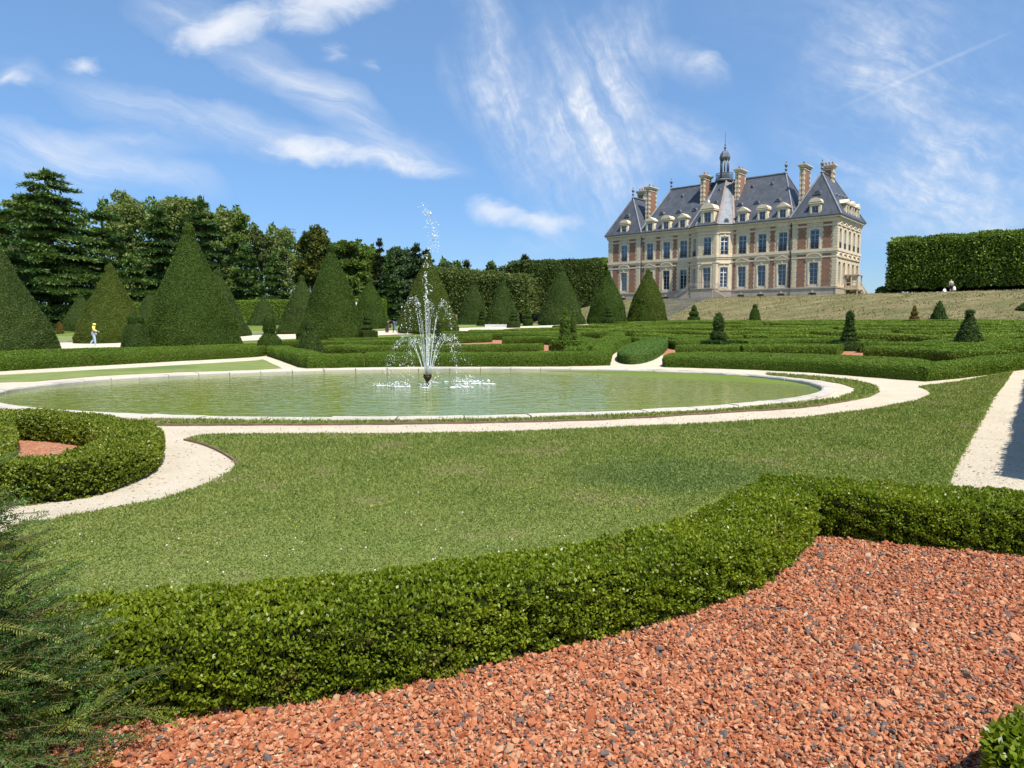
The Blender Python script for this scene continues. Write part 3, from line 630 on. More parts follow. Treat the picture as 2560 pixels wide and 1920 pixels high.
tag(mb.build('gravel', M['brick_gravel']), 'loose crushed red brick gravel with grey and cream chips', 'gravel', kind='stuff')

# ------------------------------------------------------------------ grass of the front lawn and clover flowers
def blades(poly, n, L, Wd, z0, yr=None):
    lo, hi = poly.min(0), poly.max(0)
    P = []; tot = 0
    while tot < n:
        q = rng.uniform(lo, hi, (n,2)); d = np.hypot(q[:,0], q[:,1]); q = q[rng.random(len(q)) < np.clip((7/np.maximum(d,3))**1.3, 0, 1)]
        q = q[inside(q, poly)]; q = q[in_frame(np.c_[q, np.zeros(len(q))], 450)]; P.append(q); tot += len(q)
    P = np.concatenate(P)[:n]; d = np.hypot(P[:,0], P[:,1])
    Pt = np.c_[P, zt(P[:,0],P[:,1])+z0+rng.uniform(-.004,.012,n)]
    sc = np.clip(d/7, .75, 2.2)[:,None]
    return cards(Pt, np.tile([0,0,1.], (n,1)), L*sc, Wd*sc, k_n=.45, k_r=.85, up=.25)
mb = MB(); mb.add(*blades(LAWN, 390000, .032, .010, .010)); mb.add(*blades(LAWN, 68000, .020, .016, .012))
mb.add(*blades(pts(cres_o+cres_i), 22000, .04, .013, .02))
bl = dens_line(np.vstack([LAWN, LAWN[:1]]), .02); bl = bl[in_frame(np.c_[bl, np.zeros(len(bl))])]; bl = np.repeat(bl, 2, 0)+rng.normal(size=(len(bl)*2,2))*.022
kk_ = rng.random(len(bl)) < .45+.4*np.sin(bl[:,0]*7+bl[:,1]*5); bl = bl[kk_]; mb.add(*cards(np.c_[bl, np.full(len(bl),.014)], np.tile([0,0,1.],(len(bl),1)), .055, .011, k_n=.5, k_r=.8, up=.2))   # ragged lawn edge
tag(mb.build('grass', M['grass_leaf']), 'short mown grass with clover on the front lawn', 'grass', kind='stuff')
fl = MB(); fy = MB()
for _ in range(60):
    px, py = rng.uniform(60,1500), rng.triangular(1180,1400,1560); p = at(px, py)
    if inside(p[None], LAWN)[0]: fl.add(ico*np.array([.0062,.0062,.005])*rng.uniform(.6,1.2)+np.array([p[0],p[1],.045]), icf)
for _ in range(60):
    px, py = rng.uniform(700,2100), rng.triangular(1090,1180,1400); p = at(px, py)
    if inside(p[None], LAWN)[0]: fy.add(ico*np.array([.006,.006,.005])*rng.uniform(.6,1.2)+np.array([p[0],p[1],.038]), icf)
tag(fl.build('clover_flowers', M['flower']), 'scattered pale clover flowers in the front lawn', 'flowers', kind='stuff')
tag(fy.build('yellow_flowers', M['dandelion']), 'tiny yellow flowers in the front lawn', 'flowers', kind='stuff')

q = rng.uniform([-7,5.5],[13,19],(26000,2)); q = q[rng.random(len(q)) < np.clip((8/np.hypot(q[:,0],q[:,1]))**1.6,0,1)]
ub_ = np.vstack([uo_edge for uo_edge in (pts([(-300,1290),(66,1262),(202,1246),(347,1200),(412,1141),(386,1090),(318,1075),(-300,1070)]),)])
for pg in (LAWN, pts(cres_o+cres_i), ell(PA+.03,PB+.03), ub_, gp): q = q[~inside(q, pg)]
q = q[in_frame(np.c_[q, np.zeros(len(q))])]; n_ = len(q); sz = .007*rng.lognormal(0,.45,(n_,1,1))
V = ico[None]*np.array([1,.8,.55])*(1+.3*rng.uniform(-1,1,(n_,12,1)))*sz+np.c_[q, np.full(n_,.004)][:,None]
tag(MB().add(V.reshape(-1,3), (icf[None]+12*np.arange(n_)[:,None,None]).reshape(-1,3)).build('pebbles', M['pebble']), 'loose small pebbles scattered over the cream sand path', 'pebbles', kind='stuff')
# ------------------------------------------------------------------ curved hedge on the left and its red bed
uo = np.vstack([pts([(-420,1300),(-150,1284),(66,1265),(202,1249),(278,1231),(347,1203),(398,1171),(412,1141)]), pts([(386,1059),(318,1040),(150,1030),(-50,1026),(-400,1030)], .33)])
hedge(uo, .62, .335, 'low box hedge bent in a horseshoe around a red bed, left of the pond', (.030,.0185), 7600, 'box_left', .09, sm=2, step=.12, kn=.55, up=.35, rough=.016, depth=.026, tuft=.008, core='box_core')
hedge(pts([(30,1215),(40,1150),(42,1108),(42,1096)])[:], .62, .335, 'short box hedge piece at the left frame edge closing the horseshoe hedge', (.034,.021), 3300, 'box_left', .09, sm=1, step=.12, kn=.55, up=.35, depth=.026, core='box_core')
ub = pts([(-300,1270),(66,1240),(202,1225),(330,1180),(380,1130),(330,1100),(202,1085),(-300,1080)])
tag(sheet('gravel_bed', ub, M['brick_bed'], .012, .4), kind='structure')

# ------------------------------------------------------------------ hedges round and behind the pond
fh = (.045,.026)
hedge(pts([(-260,946),(-120,937),(0,928.7),(159,919.4),(361,908),(520,899.5),(640,893.2),(666,890)]), .75, .50, 'long low clipped hedge running along the left side of the pond lawn', fh, 2300, 'box_mid', .12, sm=1)
hedge(pts([(666,890),(672,892),(702,902),(730,912),(756,921.5),(800,921),(909,918.6)]), 1.1, .48, 'low hedge with a bend behind the sand path left of the fountain', fh, 2300, 'box_mid', .12, sm=1)
hedge(pts([(912,918.6),(1054,917),(1280,917),(1420,916.5),(1526,914)]), 1.6, .48, 'low hedge behind the far rim of the pond, right behind the fountain jets', fh, 2300, 'box_mid', .12, sm=0)
hedge(pts([(-260,888),(0,880),(150,875),(300,870.5),(500,866),(600,862),(690,857)], .42), .7, .42, 'darker second hedge row just behind the long left hedge', (.06,.034), 1150, 'box_mid', .12, sm=1)
hedge(pts([(1523,914),(1529,903),(1528,893),(1540,882),(1560,872),(1580,864)]), .8, .46, 'hedge curling away from the pond left of the oval clipped bed', fh, 2000, 'box_mid', .1, sm=2)
FRONT_R = 1
hedge(pts([(2318,954.5),(2345,952),(2412,945.5),(2560,925),(2760,902)]), 1.0, .40, 'hedge running from the sharp corner up to the right frame edge', fh, 2300, 'box_mid', .14, sm=0)
# solid clipped beds with flat tops
def solid_hedge(oc, hh, label, name='hedge', mt='oval_leaf', core='box_green', dens=2600, leaf=.042, sm=2):
    oc = smooth(oc, sm, True); mb = MB(); n_ = len(oc); cc = oc.mean(0)
    area = np.sum(oc[:,0]*np.roll(oc[:,1],-1)-oc[:,1]*np.roll(oc[:,0],-1))
    if area < 0: oc = oc[::-1]
    t = nrm(np.roll(oc,-1,0)-np.roll(oc,1,0)); inw = np.c_[-t[:,1], t[:,0]]; lv = []
    for (d_, h_) in ((.02,-.03),(0,.5),(.01,.80),(.05,.95),(.14,1.0)):
        p_ = oc+inw*d_; lv.append(np.c_[p_, zt(*p_.T)+(h_*hh if h_ > 0 else h_)+.008*np.sin(p_[:,0]*4+h_*9)])
    A = np.array(lv); i, j = np.meshgrid(np.arange(4), np.arange(n_), indexing='ij'); j2 = (j+1)%n_
    mb.add(A.reshape(-1,3), np.stack([i*n_+j, i*n_+j2, (i+1)*n_+j2, (i+1)*n_+j], -1).reshape(-1,4), 1, True)
    top = A[-1]; lo, hi = top[:,:2].min(0), top[:,:2].max(0); gx, gy = np.meshgrid(np.arange(lo[0],hi[0],.4), np.arange(lo[1],hi[1],.4)); I = np.c_[gx.ravel(), gy.ravel()]; I = I[inside(I, top[:,:2])]
    r = delaunay_2d_cdt([Vector(p) for p in np.vstack([top[:,:2], I])], [], [list(range(n_))], 1, 1e-5); v = np.array([(p.x,p.y) for p in r[0]])
    mb.faces(np.c_[v, zt(*v.T)+hh+.01*np.sin(v[:,0]*3.1)*np.sin(v[:,1]*2.3)], [list(f) for f in r[2]], 1, True)
    leaf_coat(mb, dens, leaf, leaf*.55, leaf*.5, keep=faces_cam, lay=.95)
    b = (*cc, float(zt(*cc))); o = centred(mb, b).build(name, [M[mt], M[core]]); o.location = b
    return tag(o, label, 'hedge')
solid_hedge(pts([(1545,905),(1543,895),(1560,882),(1600,869),(1640,861),(1665,858),(1672,864),(1668,876),(1645,896),(1610,909),(1570,913)]), .38, 'solid flat-topped oval hedge bed, paler green, standing alone right of the fountain', 'oval_hedge')
solid_hedge(np.vstack([pts([(1652,918),(1700,919),(1800,922),(1920,926.7),(2007,931),(2094,936.8),(2190,945),(2267,951),(2322,954.5)]), pts([(2352,912),(2335,903),(2296,896),(2166,889.5),(2040,885),(1920,882.5),(1800,880),(1700,880),(1668,884)], .38)]), .38, 'broad flat-topped hedge along the pond path from the oval bed to its sharp right corner', 'hedge', 'box_mid', sm=1)
# first rows of the parterre, traced
H4 = .42
rows = [([(806,865),(900,867),(1000,867),(1110,866),(1200,865),(1280,863),(1345,862)], 2.2, 'hedge row directly behind the fountain hedge, left of the cube-based topiary'),
 ([(700,853),(800,854),(900,854),(960,852),(1020,853)], 1.5, 'short hedge row behind the knobbed cone topiary, left of the fountain'),
 ([(1255,844),(1300,843),(1347,843),(1390,845),(1418,849),(1428,856)], 1.1, 'hedge row ending in a small hook beside the red gravel wedge'),
 ([(820,847),(930,846),(1040,844),(1150,842),(1230,839)], 1.5, 'hedge row crossing behind the fountain, third one back'),
 ([(1060,836),(1150,835),(1260,834),(1350,836),(1420,841),(1462,848),(1474,857),(1466,866)], .8, 'long hedge curling forward around the left of the red gravel wedge'),
 ([(1465,874),(1466,868),(1482,861),(1510,855),(1540,846),(1560,838),(1562,830)], .9, 'S-shaped hedge on the right of the red gravel wedge'),
 ([(1100,830),(1200,829),(1320,829),(1440,829),(1500,831)], 1.8, 'hedge row in front of the white picket fence'),
 ([(1690,867),(1760,867),(1838,868)], 2.6, 'short dark-faced hedge beside the ball topiary, left of a red gap'),
 ([(1859,866),(1900,865),(1980,866),(2092,867)], 2.6, 'wide hedge behind the spiral topiary, right of a red gap'),
 ([(2160,868),(2230,869),(2300,874),(2384,881)], 2.6, 'dark-faced hedge left of the flared cone topiary'),
 ([(2466,872),(2520,863),(2640,848)], 2.0, 'rising hedge at the right frame edge behind the corner hedge'),
 ([(1690,853),(1750,851),(1815,848)], 2.0, 'hedge above the ball topiary, left of the white path patch'),
 ([(1870,853),(1960,849),(2060,849),(2112,853)], 2.2, 'gently bowed hedge behind the wide hedge of the spiral topiary'),
 ([(2150,857),(2250,858),(2360,862),(2440,858),(2500,850)], 2.2, 'bowed hedge behind the dark-faced hedge at the flared cone'),
 ([(1600,846),(1650,843),(1700,845),(1740,843)], 1.4, 'short hedge just beyond the far tip of the oval bed')]
for ln, w_, lab in rows:
    hedge(pts(ln, H4), w_, H4, lab, (.06,.034), 1150, 'box_mid', .12, sm=2, step=.3)
# the rest of the broderie: rows of low hedges broken by gaps, out to the foot of the bank
ordn = ['first','second','third','fourth','fifth','sixth','seventh','eighth','ninth','tenth','eleventh','twelfth','thirteenth','fourteenth','fifteenth','sixteenth']
yrows = [838.5, 829.5, 821.5, 815, 809.5, 805, 801]
for row, y0 in enumerate(yrows):
    px = (1560 if y0 > 834 else 1065+(834-y0)/26*430)+rng.uniform(0,40); k_ = 0
    while px < 2640 and k_ < 9:
        ln_ = rng.uniform(110, 330)*(1.0 if y0 > 812 else 1.3); p2 = min(px+ln_, 2680); xx = np.linspace(px, p2, 9)
        lift = np.interp(px, [1300,1700,2560], [2.5,.5,0])*(1 if y0 < 812 else 0)
        am = (yrows[row]-(yrows[row+1] if row < 6 else 798))*.30; ph = rng.uniform(0,6)
        yy = y0+lift+am*np.sin(np.linspace(0,rng.uniform(1.5,4.5),9)+ph)+am*.7*np.sin(k_*2.4+row)
        yy[-2:] += rng.choice([-1,1,0])*am*np.array([.5,1.0]); yy[:2] += rng.choice([-1,1,0])*am*np.array([1.0,.5])
        L_ = np.array([at(x_, max(y_, 799.0), .40) for x_, y_ in zip(xx, yy)])
        far_ = at(xx[4], max((yrows[row+1] if row < 6 else 798.5)+lift, 798.8), .40); gapw = np.clip(np.hypot(*(far_-L_[4]))*rng.choice([.35,.5,.62]), .9, 4.5)
        L_[:,1] = np.minimum(L_[:,1], (76.5-FN[0]*L_[:,0])/FN[1]-gapw)
        side = 'left of the chateau axis' if px < 1500 else 'below the chateau' if px < 1830 else 'below the right pavilion' if px < 2150 else 'below the tall right hedge'
        hedge(L_, gapw, .40, f'clipped low hedge of the patterned parterre, {ordn[row]} far row, {side}', (.075,.042), 620, 'box_far', .12, group='low hedges patterned across the parterre', sm=1, step=.5)
        if k_ % 2 == row % 2 and row < 5:               # a curl turning away into the gap behind
            e_ = L_[-1]+np.array([.5,.4]); q_ = np.linspace(0,1,8)
            hedge(np.c_[e_[0]+1.6*np.sin(q_*2.6), e_[1]+gapw*.9*q_], .7, .40, f'short curled piece of low hedge in the {ordn[row]} far row, {side}', (.075,.042), 620, 'box_far', .12, group='low hedges patterned across the parterre', sm=1, step=.4); p2 += 45
        px = p2+rng.uniform(6,26); k_ += 1
# tall clipped hedges: back left, and the one beside the right-hand path (its shadow lies on the sand)
hedge([(-95,106),(-60,107),(-20,108)], 2.5, 3.75, 'long straight clipped hedge closing the garden behind the left cones', (.2,.11), 110, 'box_far', .15, sm=0, step=1.0)
pa, pb = np.array([5.2,7.25]), np.array([11.0,14.8]); dv = nrm(pb-pa); nv = np.array([dv[1],-dv[0]]); off = pa+nv*1.18
hedge([off-dv*.3, off+dv*26][::-1], 1.1, 2.35, 'tall clipped hedge along the right-hand sand path, outside the view', (.09,.05), 350, 'box_mid', .1, sm=0)
tag(sheet('lawn', np.array([off-dv*3+nv*.2, off+dv*30+nv*.2, off+dv*30+nv*14, off-dv*3+nv*14]), M['lawn'], .02, 1.5), kind='structure')
# bottom-right corner bush of box
mb = MB(); mb.lathe([(.0,-.02),(.52,-.02),(.60,.12),(.57,.23),(.42,.30),(.0,.32)], (0,0,0), 26, 1, jit=.03)
leaf_coat(mb, 6000, .032, .019, .025, k_n=.55, up=.35); o = mb.build('box_bush', [M['box_near'], M['box_core']]); o.location = (2.10, 1.87, 0)
tag(o, 'rounded green box bush cut off by the bottom right corner on the red gravel', 'bush')

# dry grass tufts on the bank
n_ = 60000; sb = rng.uniform(-60,120,n_); nb = rng.uniform(76.5,96.5,n_); P = np.c_[FN[0]*nb+FD[0]*sb, FN[1]*nb+FD[1]*sb]; P3 = np.c_[P, zt(P[:,0],P[:,1])+.05]
kk = in_frame(P3) & (rng.random(n_) < .55+.45*np.sin(P[:,0]*.9)*np.sin(P[:,1]*.7+P[:,0]*.2)); P3 = P3[kk]
tag(MB().add(*cards(P3, np.tile([0,0,1.],(len(P3),1)), .20, .10, k_n=.5, k_r=.8, up=.2)).build('dry_grass', M['hay']), 'dry yellowish grass growing over the bank', 'grass', kind='stuff')
# ------------------------------------------------------------------ clipped yew cones
def cone(px, top, Y, Rr, mt, label, conv=1.2, leaf=.12, dens=330, rough=.02, group='tall clipped yew cones'):
    x = xat(px, Y); z = float(zt(x, Y)); H = ztop(top, Y)-z
    s = np.r_[np.linspace(0,.9,16), .94,.97,.99,1.0]
    r = Rr*(1-s**conv)*(1+.03*np.sin(s*9+px)); r[0] *= .97; r[-4:] = [max(a, b) for a, b in zip(r[-4:], [.07*Rr+.16,.04*Rr+.17,.16,.0])]
    mb = MB().lathe(np.c_[r-.04*(r > .1), s*H], (0,0,0), 40, 1, jit=rough)
    v = mb.V[0]; a_ = np.arctan2(v[:,1], v[:,0]); lump = 1+.022*np.sin(3*a_+v[:,2]*1.1+px)+.016*np.sin(5*a_-v[:,2]*2.3+px*.7)+.012*np.sin(2*a_+v[:,2]*4.1); v[:,:2] *= lump[:,None]
    def kp(P, N):
        return (N[:,0]*(0-x)+N[:,1]*(0-Y)) > -.35*math.hypot(x,Y)
    lf = .05+.0009*Y; leaf_coat(mb, .95/(lf*lf*.21), lf, lf*.42, lf*.4, keep=kp, up=.1, lay=1.0)
    o = mb.build('yew_cone', [M[mt], M['yew_green']]); o.location = (x, Y, z)
    return tag(o, label, 'topiary', group)
cone(-38, 545, 34, 3.1, 'yew_c', 'huge clipped yew cone cut off by the left frame edge', 1.35, .14, 260)
cone(482, 557, 41, 2.95, 'yew_a', 'biggest full clipped yew cone, right of the walker in yellow', 1.15, .14, 330)
cone(282, 659, 57, 2.95, 'yew_b', 'olive green clipped yew cone right behind the walker in yellow', 1.2, .14, 260)
cone(206, 735, 96, 2.75, 'yew_c', 'small far grey-green yew cone left of the walker in yellow', 1.25, .2, 120)
cone(378, 728, 96, 2.7, 'yew_c', 'small far yew cone peeping between the olive cone and the biggest cone', 1.25, .2, 120)
cone(548, 672, 63, 2.75, 'yew_c', 'shaded yew cone half hidden behind the right side of the biggest cone', 1.2, .15, 200)
cone(661, 741, 104, 2.4, 'yew_c', 'smallest far yew cone standing alone in front of the back hedge', 1.3, .2, 120)
cone(757, 688, 66, 2.4, 'yew_c', 'yew cone behind the left edge of the second biggest cone', 1.2, .15, 200)
cone(832, 608, 51, 2.6, 'yew_a', 'second biggest yew cone, midway between the biggest cone and the fountain', 1.15, .14, 330)
cone(926, 693, 72, 2.15, 'yew_a', 'yew cone left of the person bending over', 1.25, .16, 220)
cone(1071, 632, 60, 2.7, 'yew_b', 'yew cone standing straight behind the fountain jets', 1.2, .14, 260)
cone(1000, 792, 83, .95, 'yew_d', 'narrow small yew cone right of the person bending over', 1.1, .12, 200, group='small topiaries of the parterre')
cone(1184, 700, 82, 2.0, 'yew_c', 'grey-green yew cone right of the fountain, left of the rough dark cone', 1.25, .18, 180)
cone(1256, 688, 68, 1.85, 'yew_d', 'rough dark yew cone above the white picket fence', 1.1, .22, 200, .05)
cone(1403, 664, 75, 2.6, 'yew_c', 'broad blue-green yew cone before the tall clipped block', 1.3, .15, 220)
cone(1518, 674, 82, 2.5, 'yew_a', 'yew cone covering the left corner of the chateau', 1.35, .15, 220)
cone(1618, 672, 85, 2.55, 'yew_b', 'round-topped yew cone standing in front of the chateau windows', 1.5, .15, 220)

# ------------------------------------------------------------------ small topiaries
def topiary(px, top, Y, prof, mt, label, leaf=.07, dens=1100, wpx=None, base=None, sq=None, rough=.03):
    """prof: (radius, height) pairs with height 0..1; scaled so the top reaches the picture row"""
    x = xat(px, Y); z = float(zt(x, Y)); H = ztop(top, Y)-z; k = wpx/F*Y
    mb = MB()
    if sq:                                          # square clipped base below a round top
        a, h_ = sq[0]*k, sq[1]*H
        mb.box((0,0,h_/2), (2*a,2*a,h_), rot=.6, mi=1)
    mb.lathe([(max(r*k-.02,0), s*H) for r, s in prof], (0,0,0), 22, 1, jit=rough)
    kp = lambda P, N: (N[:,0]*(0-x)+N[:,1]*(0-Y)) > -.35*math.hypot(x,Y)
    leaf_coat(mb, dens*1.3, leaf*.85, leaf*.36, leaf*.5, keep=kp, up=.2, lay=1.0)
    o = mb.build('small_topiary', [M[mt], M['yew_green']]); o.location = (x, Y, z)
    return tag(o, label, 'topiary', 'small topiaries of the parterre')
BELL = [(0,0),(1,0),(1,.04),(.80,.40),(.62,.66),(.52,.73),(.36,.75),(.42,.82),(.36,.92),(.2,.98),(0,1)]
KNOB = [(0,0),(1,0),(1,.1),(.82,.34),(.42,.50),(.35,.52),(.48,.58),(.46,.78),(.36,.93),(.15,.99),(0,1)]
TIER = [(0,0),(1,0),(1,.30),(.85,.32),(.42,.34),(.42,.38),(.74,.41),(.70,.50),(.36,.53),(.36,.57),(.60,.61),(.55,.68),(.28,.71),(.48,.75),(.30,.9),(0,1)]
BALL3 = [(0,0),(1,0),(1.02,.2),(.95,.34),(.5,.37),(.45,.39),(.72,.44),(.80,.52),(.70,.61),(.40,.65),(.36,.67),(.46,.70),(.42,.8),(.25,.93),(0,1)]
SPIR = [(0,0),(1,0),(.95,.1),(.75,.2),(.42,.24),(.56,.28),(.54,.33),(.30,.36),(.48,.40),(.44,.46),(.24,.48),(.39,.52),(.35,.58),(.22,.60),(.30,.64),(.26,.90),(.18,.98),(0,1)]
FLARE = [(0,0),(.97,0),(.95,.06),(.76,.34),(.55,.56),(.36,.74),(.24,.84),(.24,.9),(.30,.97),(.15,1),(0,1)]
CYLB = [(0,.25),(.3,.26),(.55,.32),(.62,.40),(.54,.48),(.30,.54),(.36,.57),(.41,.68),(.36,.85),(.22,.95),(.08,.99),(0,1)]
CYL2 = [(0,.23),(.3,.24),(.56,.29),(.60,.34),(.52,.40),(.36,.43),(.42,.46),(.42,.74),(.34,.79),(.2,.81),(.19,.9),(.1,.98),(0,1)]
topiary(336, 785, 37, BELL, 'yew_d', 'bell-shaped small topiary at the foot of the biggest cone, left side', .085, 700, wpx=33)
topiary(352, 787, 41, BELL, 'yew_d', 'slimmer small topiary tucked behind the bell-shaped one', .09, 500, wpx=24)
topiary(674, 783, 36, KNOB, 'yew_a', 'small topiary with a drum knob on a flared skirt, above the bend of the hedge', .085, 700, wpx=33)
topiary(776, 800, 31.5, [(0,0),(1,0),(1,.06),(.8,.34),(.52,.62),(.34,.74),(.36,.84),(.28,.95),(0,1)], 'yew_d', 'cone-shaped small topiary with a blunt knob in the hedge corner left of the fountain', .085, 800, wpx=37)
topiary(919, 779, 50, TIER, 'yew_d', 'tiered small topiary with thin discs on a square base, right of the second biggest cone', .1, 500, wpx=20, sq=(.95,.3))
topiary(1098, 800, 38, SPIR, 'yew_d', 'dark spiral topiary seen through the right fountain jets', .085, 600, wpx=19)
topiary(1122, 772, 62, BELL, 'yew_d', 'wide dark topiary behind the right fountain jets', .1, 400, wpx=26)
topiary(1205, 770, 74, TIER, 'yew_d', 'dark tiered topiary leaning on the grey-green cone', .12, 350, wpx=13)
topiary(1284, 771, 64, TIER, 'yew_d', 'dark tiered topiary at the right foot of the rough dark cone', .12, 350, wpx=16)
topiary(1319, 768, 72, BALL3, 'yew_a', 'clear three-tier topiary with a pointed top before the pale bank', .1, 500, wpx=12.5)
topiary(1412, 769, 31, CYL2, 'box_mid', 'yellow-green topiary of drum, ball and square base beside the red gravel wedge', .085, 800, wpx=30, sq=(.95,.3))
topiary(1432, 774, 34, CYL2, 'box_mid', 'slim topiary just behind the yellow-green drum topiary', .085, 500, wpx=20)
topiary(1520, 762, 77, TIER, 'yew_d', 'tiered topiary in front of the cone at the chateau corner', .12, 350, wpx=14)
topiary(1606, 765, 80, BELL, 'yew_a', 'knobbed topiary in front of the round-topped cone', .12, 350, wpx=15)
topiary(1734, 761, 70, BALL3, 'yew_a', 'three-tier ball topiary at the foot of the terrace steps', .1, 500, wpx=15)
topiary(1796, 781, 30.5, CYLB, 'yew_d', 'dark topiary of tall cylinder, ball and square base right of the oval bed', .085, 800, wpx=33, sq=(.92,.28))
topiary(1886, 760, 72, BELL, 'yew_a', 'blunt small topiary on the bank edge below the main windows', .1, 450, wpx=15)
topiary(2123, 777, 29.5, SPIR, 'yew_d', 'spiral topiary with a tall column top on a bushy base', .085, 800, wpx=37)
topiary(2284, 762, 69, BALL3, 'brown_leaf', 'small browned topiary before the dry bank', .1, 300, wpx=11)
topiary(2346, 750, 69, [(0,0),(1,0),(.9,.1),(.6,.45),(.35,.7),(.15,.9),(0,1)], 'yew_d', 'loose pointed young yew right of the browned topiary', .2, 200, wpx=19, rough=.15)
topiary(2421, 776, 27, FLARE, 'yew_d', 'dark cone topiary with a flared crown at the right hedge corner', .085, 900, wpx=37)
topiary(2562, 754, 68, [(0,0),(1,0),(.9,.1),(.6,.45),(.35,.7),(.15,.9),(0,1)], 'yew_d', 'pointed young yew cut by the right frame edge', .2, 200, wpx=22, rough=.15)
topiary(149, 804, 88, BELL, 'brown_leaf', 'small browned topiary before the back hedge, far left', .14, 200, wpx=9)
topiary(201, 800, 62, TIER, 'yew_d', 'dark tiered topiary left of the olive green cone', .1, 400, wpx=12)

# ------------------------------------------------------------------ trees
def limb(mb, a, b, r0, r1, sag=.0, n=5):
    t = np.linspace(0,1,n)[:,None]; P = np.array(a)*(1-t)+np.array(b)*t; P = P+np.c_[rng.normal(size=(n,2))*.04*np.linalg.norm(np.array(b)-a), -sag*np.sin(t*np.pi)[:,0]]
    P[0] = a; mb.tube(P, np.linspace(r0,r1,n), 6)
def broad(px, top, Y, halfw, mt, label, name='broadleaf_tree', n=9000, leaf=.42, gap=.0, blobs_=26, trunk_h=.25, bot=.05, squash=1.0, z0=None):
    """deciduous tree: trunk and limbs carrying many leaf clumps"""
    x = xat(px, Y); z = float(zt(x, Y)) if z0 is None else z0; H = ztop(top, Y)-z; Rw = halfw/F*Y
    tr = MB(); top_ = np.array([rng.normal()*.02*H, 0, H*.72]); limb(tr, (0,0,-.2), top_, .022*H, .006*H, n=7)
    leaf = leaf*1.18; C = []; blobs_ = int(blobs_*1.5); n = int(n*1.8)
    for q in range(blobs_):
        f = rng.uniform(0,1)**.9; zc = H*(bot+(1-bot)*(.12+.80*f)); prof = (1-max(0,(f-.45)/.62)**2)**.5
        a = rng.uniform(0,2*np.pi); rad = Rw*prof*math.sqrt(rng.uniform(.1,1))*.82
        C.append((rad*math.cos(a), rad*math.sin(a), zc, min(Rw,6.0)*rng.uniform(.28,.46)))
    C.append((0,0,H*.88,Rw*.3))
    V = []; per = n//len(C)
    for (cx,cy,cz,rb) in C:
        cz = min(cz, H-rb*.55)
        limb(tr, (0,0,max(.12*H, min(cz*.62, H*.68))), (cx*.85,cy*.85,cz), (.0045*H), .0015*H, sag=-.02*H)
        u = nrm(rng.normal(size=(per,3))); u[:,2] = np.abs(u[:,2])*rng.choice([1,1,1,-.7], per)
        rr = rb*rng.uniform(.25,1.05,(per,1))**.5*(1+.18*np.sin(u[:,:1]*7+u[:,1:2]*5+cx))
        P = np.array([cx,cy,cz])+u*rr*np.array([1,1,.72*squash])
        V.append((P, u))
    P = np.concatenate([v[0] for v in V]); U = np.concatenate([v[1] for v in V])
    if gap: k_ = rng.random(len(P)) > gap; P, U = P[k_], U[k_]
    cr = MB(); cr.add(*cards(P, U, leaf, leaf*.62, k_n=.35, k_r=.9, up=.1, lv=.45))
    root = empty(name, (x,Y,z), label=label, cat='tree', group='trees of the park behind the garden')
    tr.build('trunk', M['bark'], root); cr.build('crown', M[mt], root); return root
def cedar(px, top, Y, halfw, mt, label, tiers=12, n=13000, leaf=.5, flat=.5, lean=0, z0=None, name='cedar_tree', low=.08, pw=.75):
    """cedar: straight trunk with level sprays of needles in separate shelves"""
    x = xat(px, Y); z = float(zt(x, Y)) if z0 is None else z0; H = ztop(top, Y)-z; Rw = halfw/F*Y
    tr = MB(); tr.tube(np.c_[np.linspace(0,lean,7), np.zeros(7), np.linspace(-.2,H*.97,7)], np.linspace(.026*H,.004*H,7), 8)
    br = []; tiers = int(tiers*.95); n = int(n*1.55); leaf = leaf*1.25
    for t in range(tiers):
        f = (t+.5*rng.uniform(.4,1))/tiers; zc = H*(low+(1-low)*f); Lm = Rw*((1-f)**pw*.92+.07)
        nb_ = rng.integers(9,14); a0 = rng.uniform(0,6)
        for b_ in range(nb_):
            a = a0+b_*2*np.pi/nb_+rng.normal()*.25; L_ = Lm*rng.choice([1.0,.9,.78,.6])*rng.uniform(.85,1.12); zj = zc+rng.normal()*.010*H
            br.append((a, L_, zj, rng.uniform(-.05,.10)))
    w_ = np.array([b[1]**1.5 for b in br]); w_ /= w_.sum(); P = []; U = []
    for (a,L_,zj,sl), ww in zip(br, w_):
        k_ = max(20, int(n*ww)); s = rng.beta(1.7,1.15,k_); wd = (.15+.42*L_*np.sin(np.pi*np.clip(s*.85+.08,0,1)))*.7
        la = rng.uniform(-1,1,k_)*wd; rad = s*L_
        dz = L_*sl*s-L_*.10*s**2.2+rng.normal(size=k_)*.09-np.abs(la)*.10
        P.append(np.c_[rad*math.cos(a)-la*math.sin(a)+lean*zj/H, rad*math.sin(a)+la*math.cos(a), zj+dz]); U.append(np.tile([math.cos(a)*.7,math.sin(a)*.7,.12],(k_,1)))
        q = np.linspace(0,.85,5); tr.tube(np.c_[q*L_*math.cos(a)+lean*zj/H, q*L_*math.sin(a), zj+L_*sl*q-L_*.10*q**2.2-.05], np.linspace(.008*H,.002*H,5), 5)
    P = np.concatenate(P); U = np.concatenate(U); tp = np.c_[rng.normal(size=(120,2))*.25+np.array([lean,0]), H*rng.uniform(.9,1,120)]; P = np.vstack([P,tp]); U = np.vstack([U, np.tile([0,0,1.],(120,1))])
    V, Fc = cards(P, U, leaf*1.15, leaf*.40, k_n=.8, k_r=.5, up=-.02, lv=.5, flat=True)
    root = empty(name, (x,Y,z), label=label, cat='tree', group='trees of the park behind the garden')
    tr.build('trunk', M['bark'], root); MB().add(V, Fc).build('crown', M[mt], root); return root
cedar(140, 424, 113, 185, 'cedar_light', 'tallest layered cedar with a flat broken top, far left', 16, 34000, .5, low=.05, pw=.52)
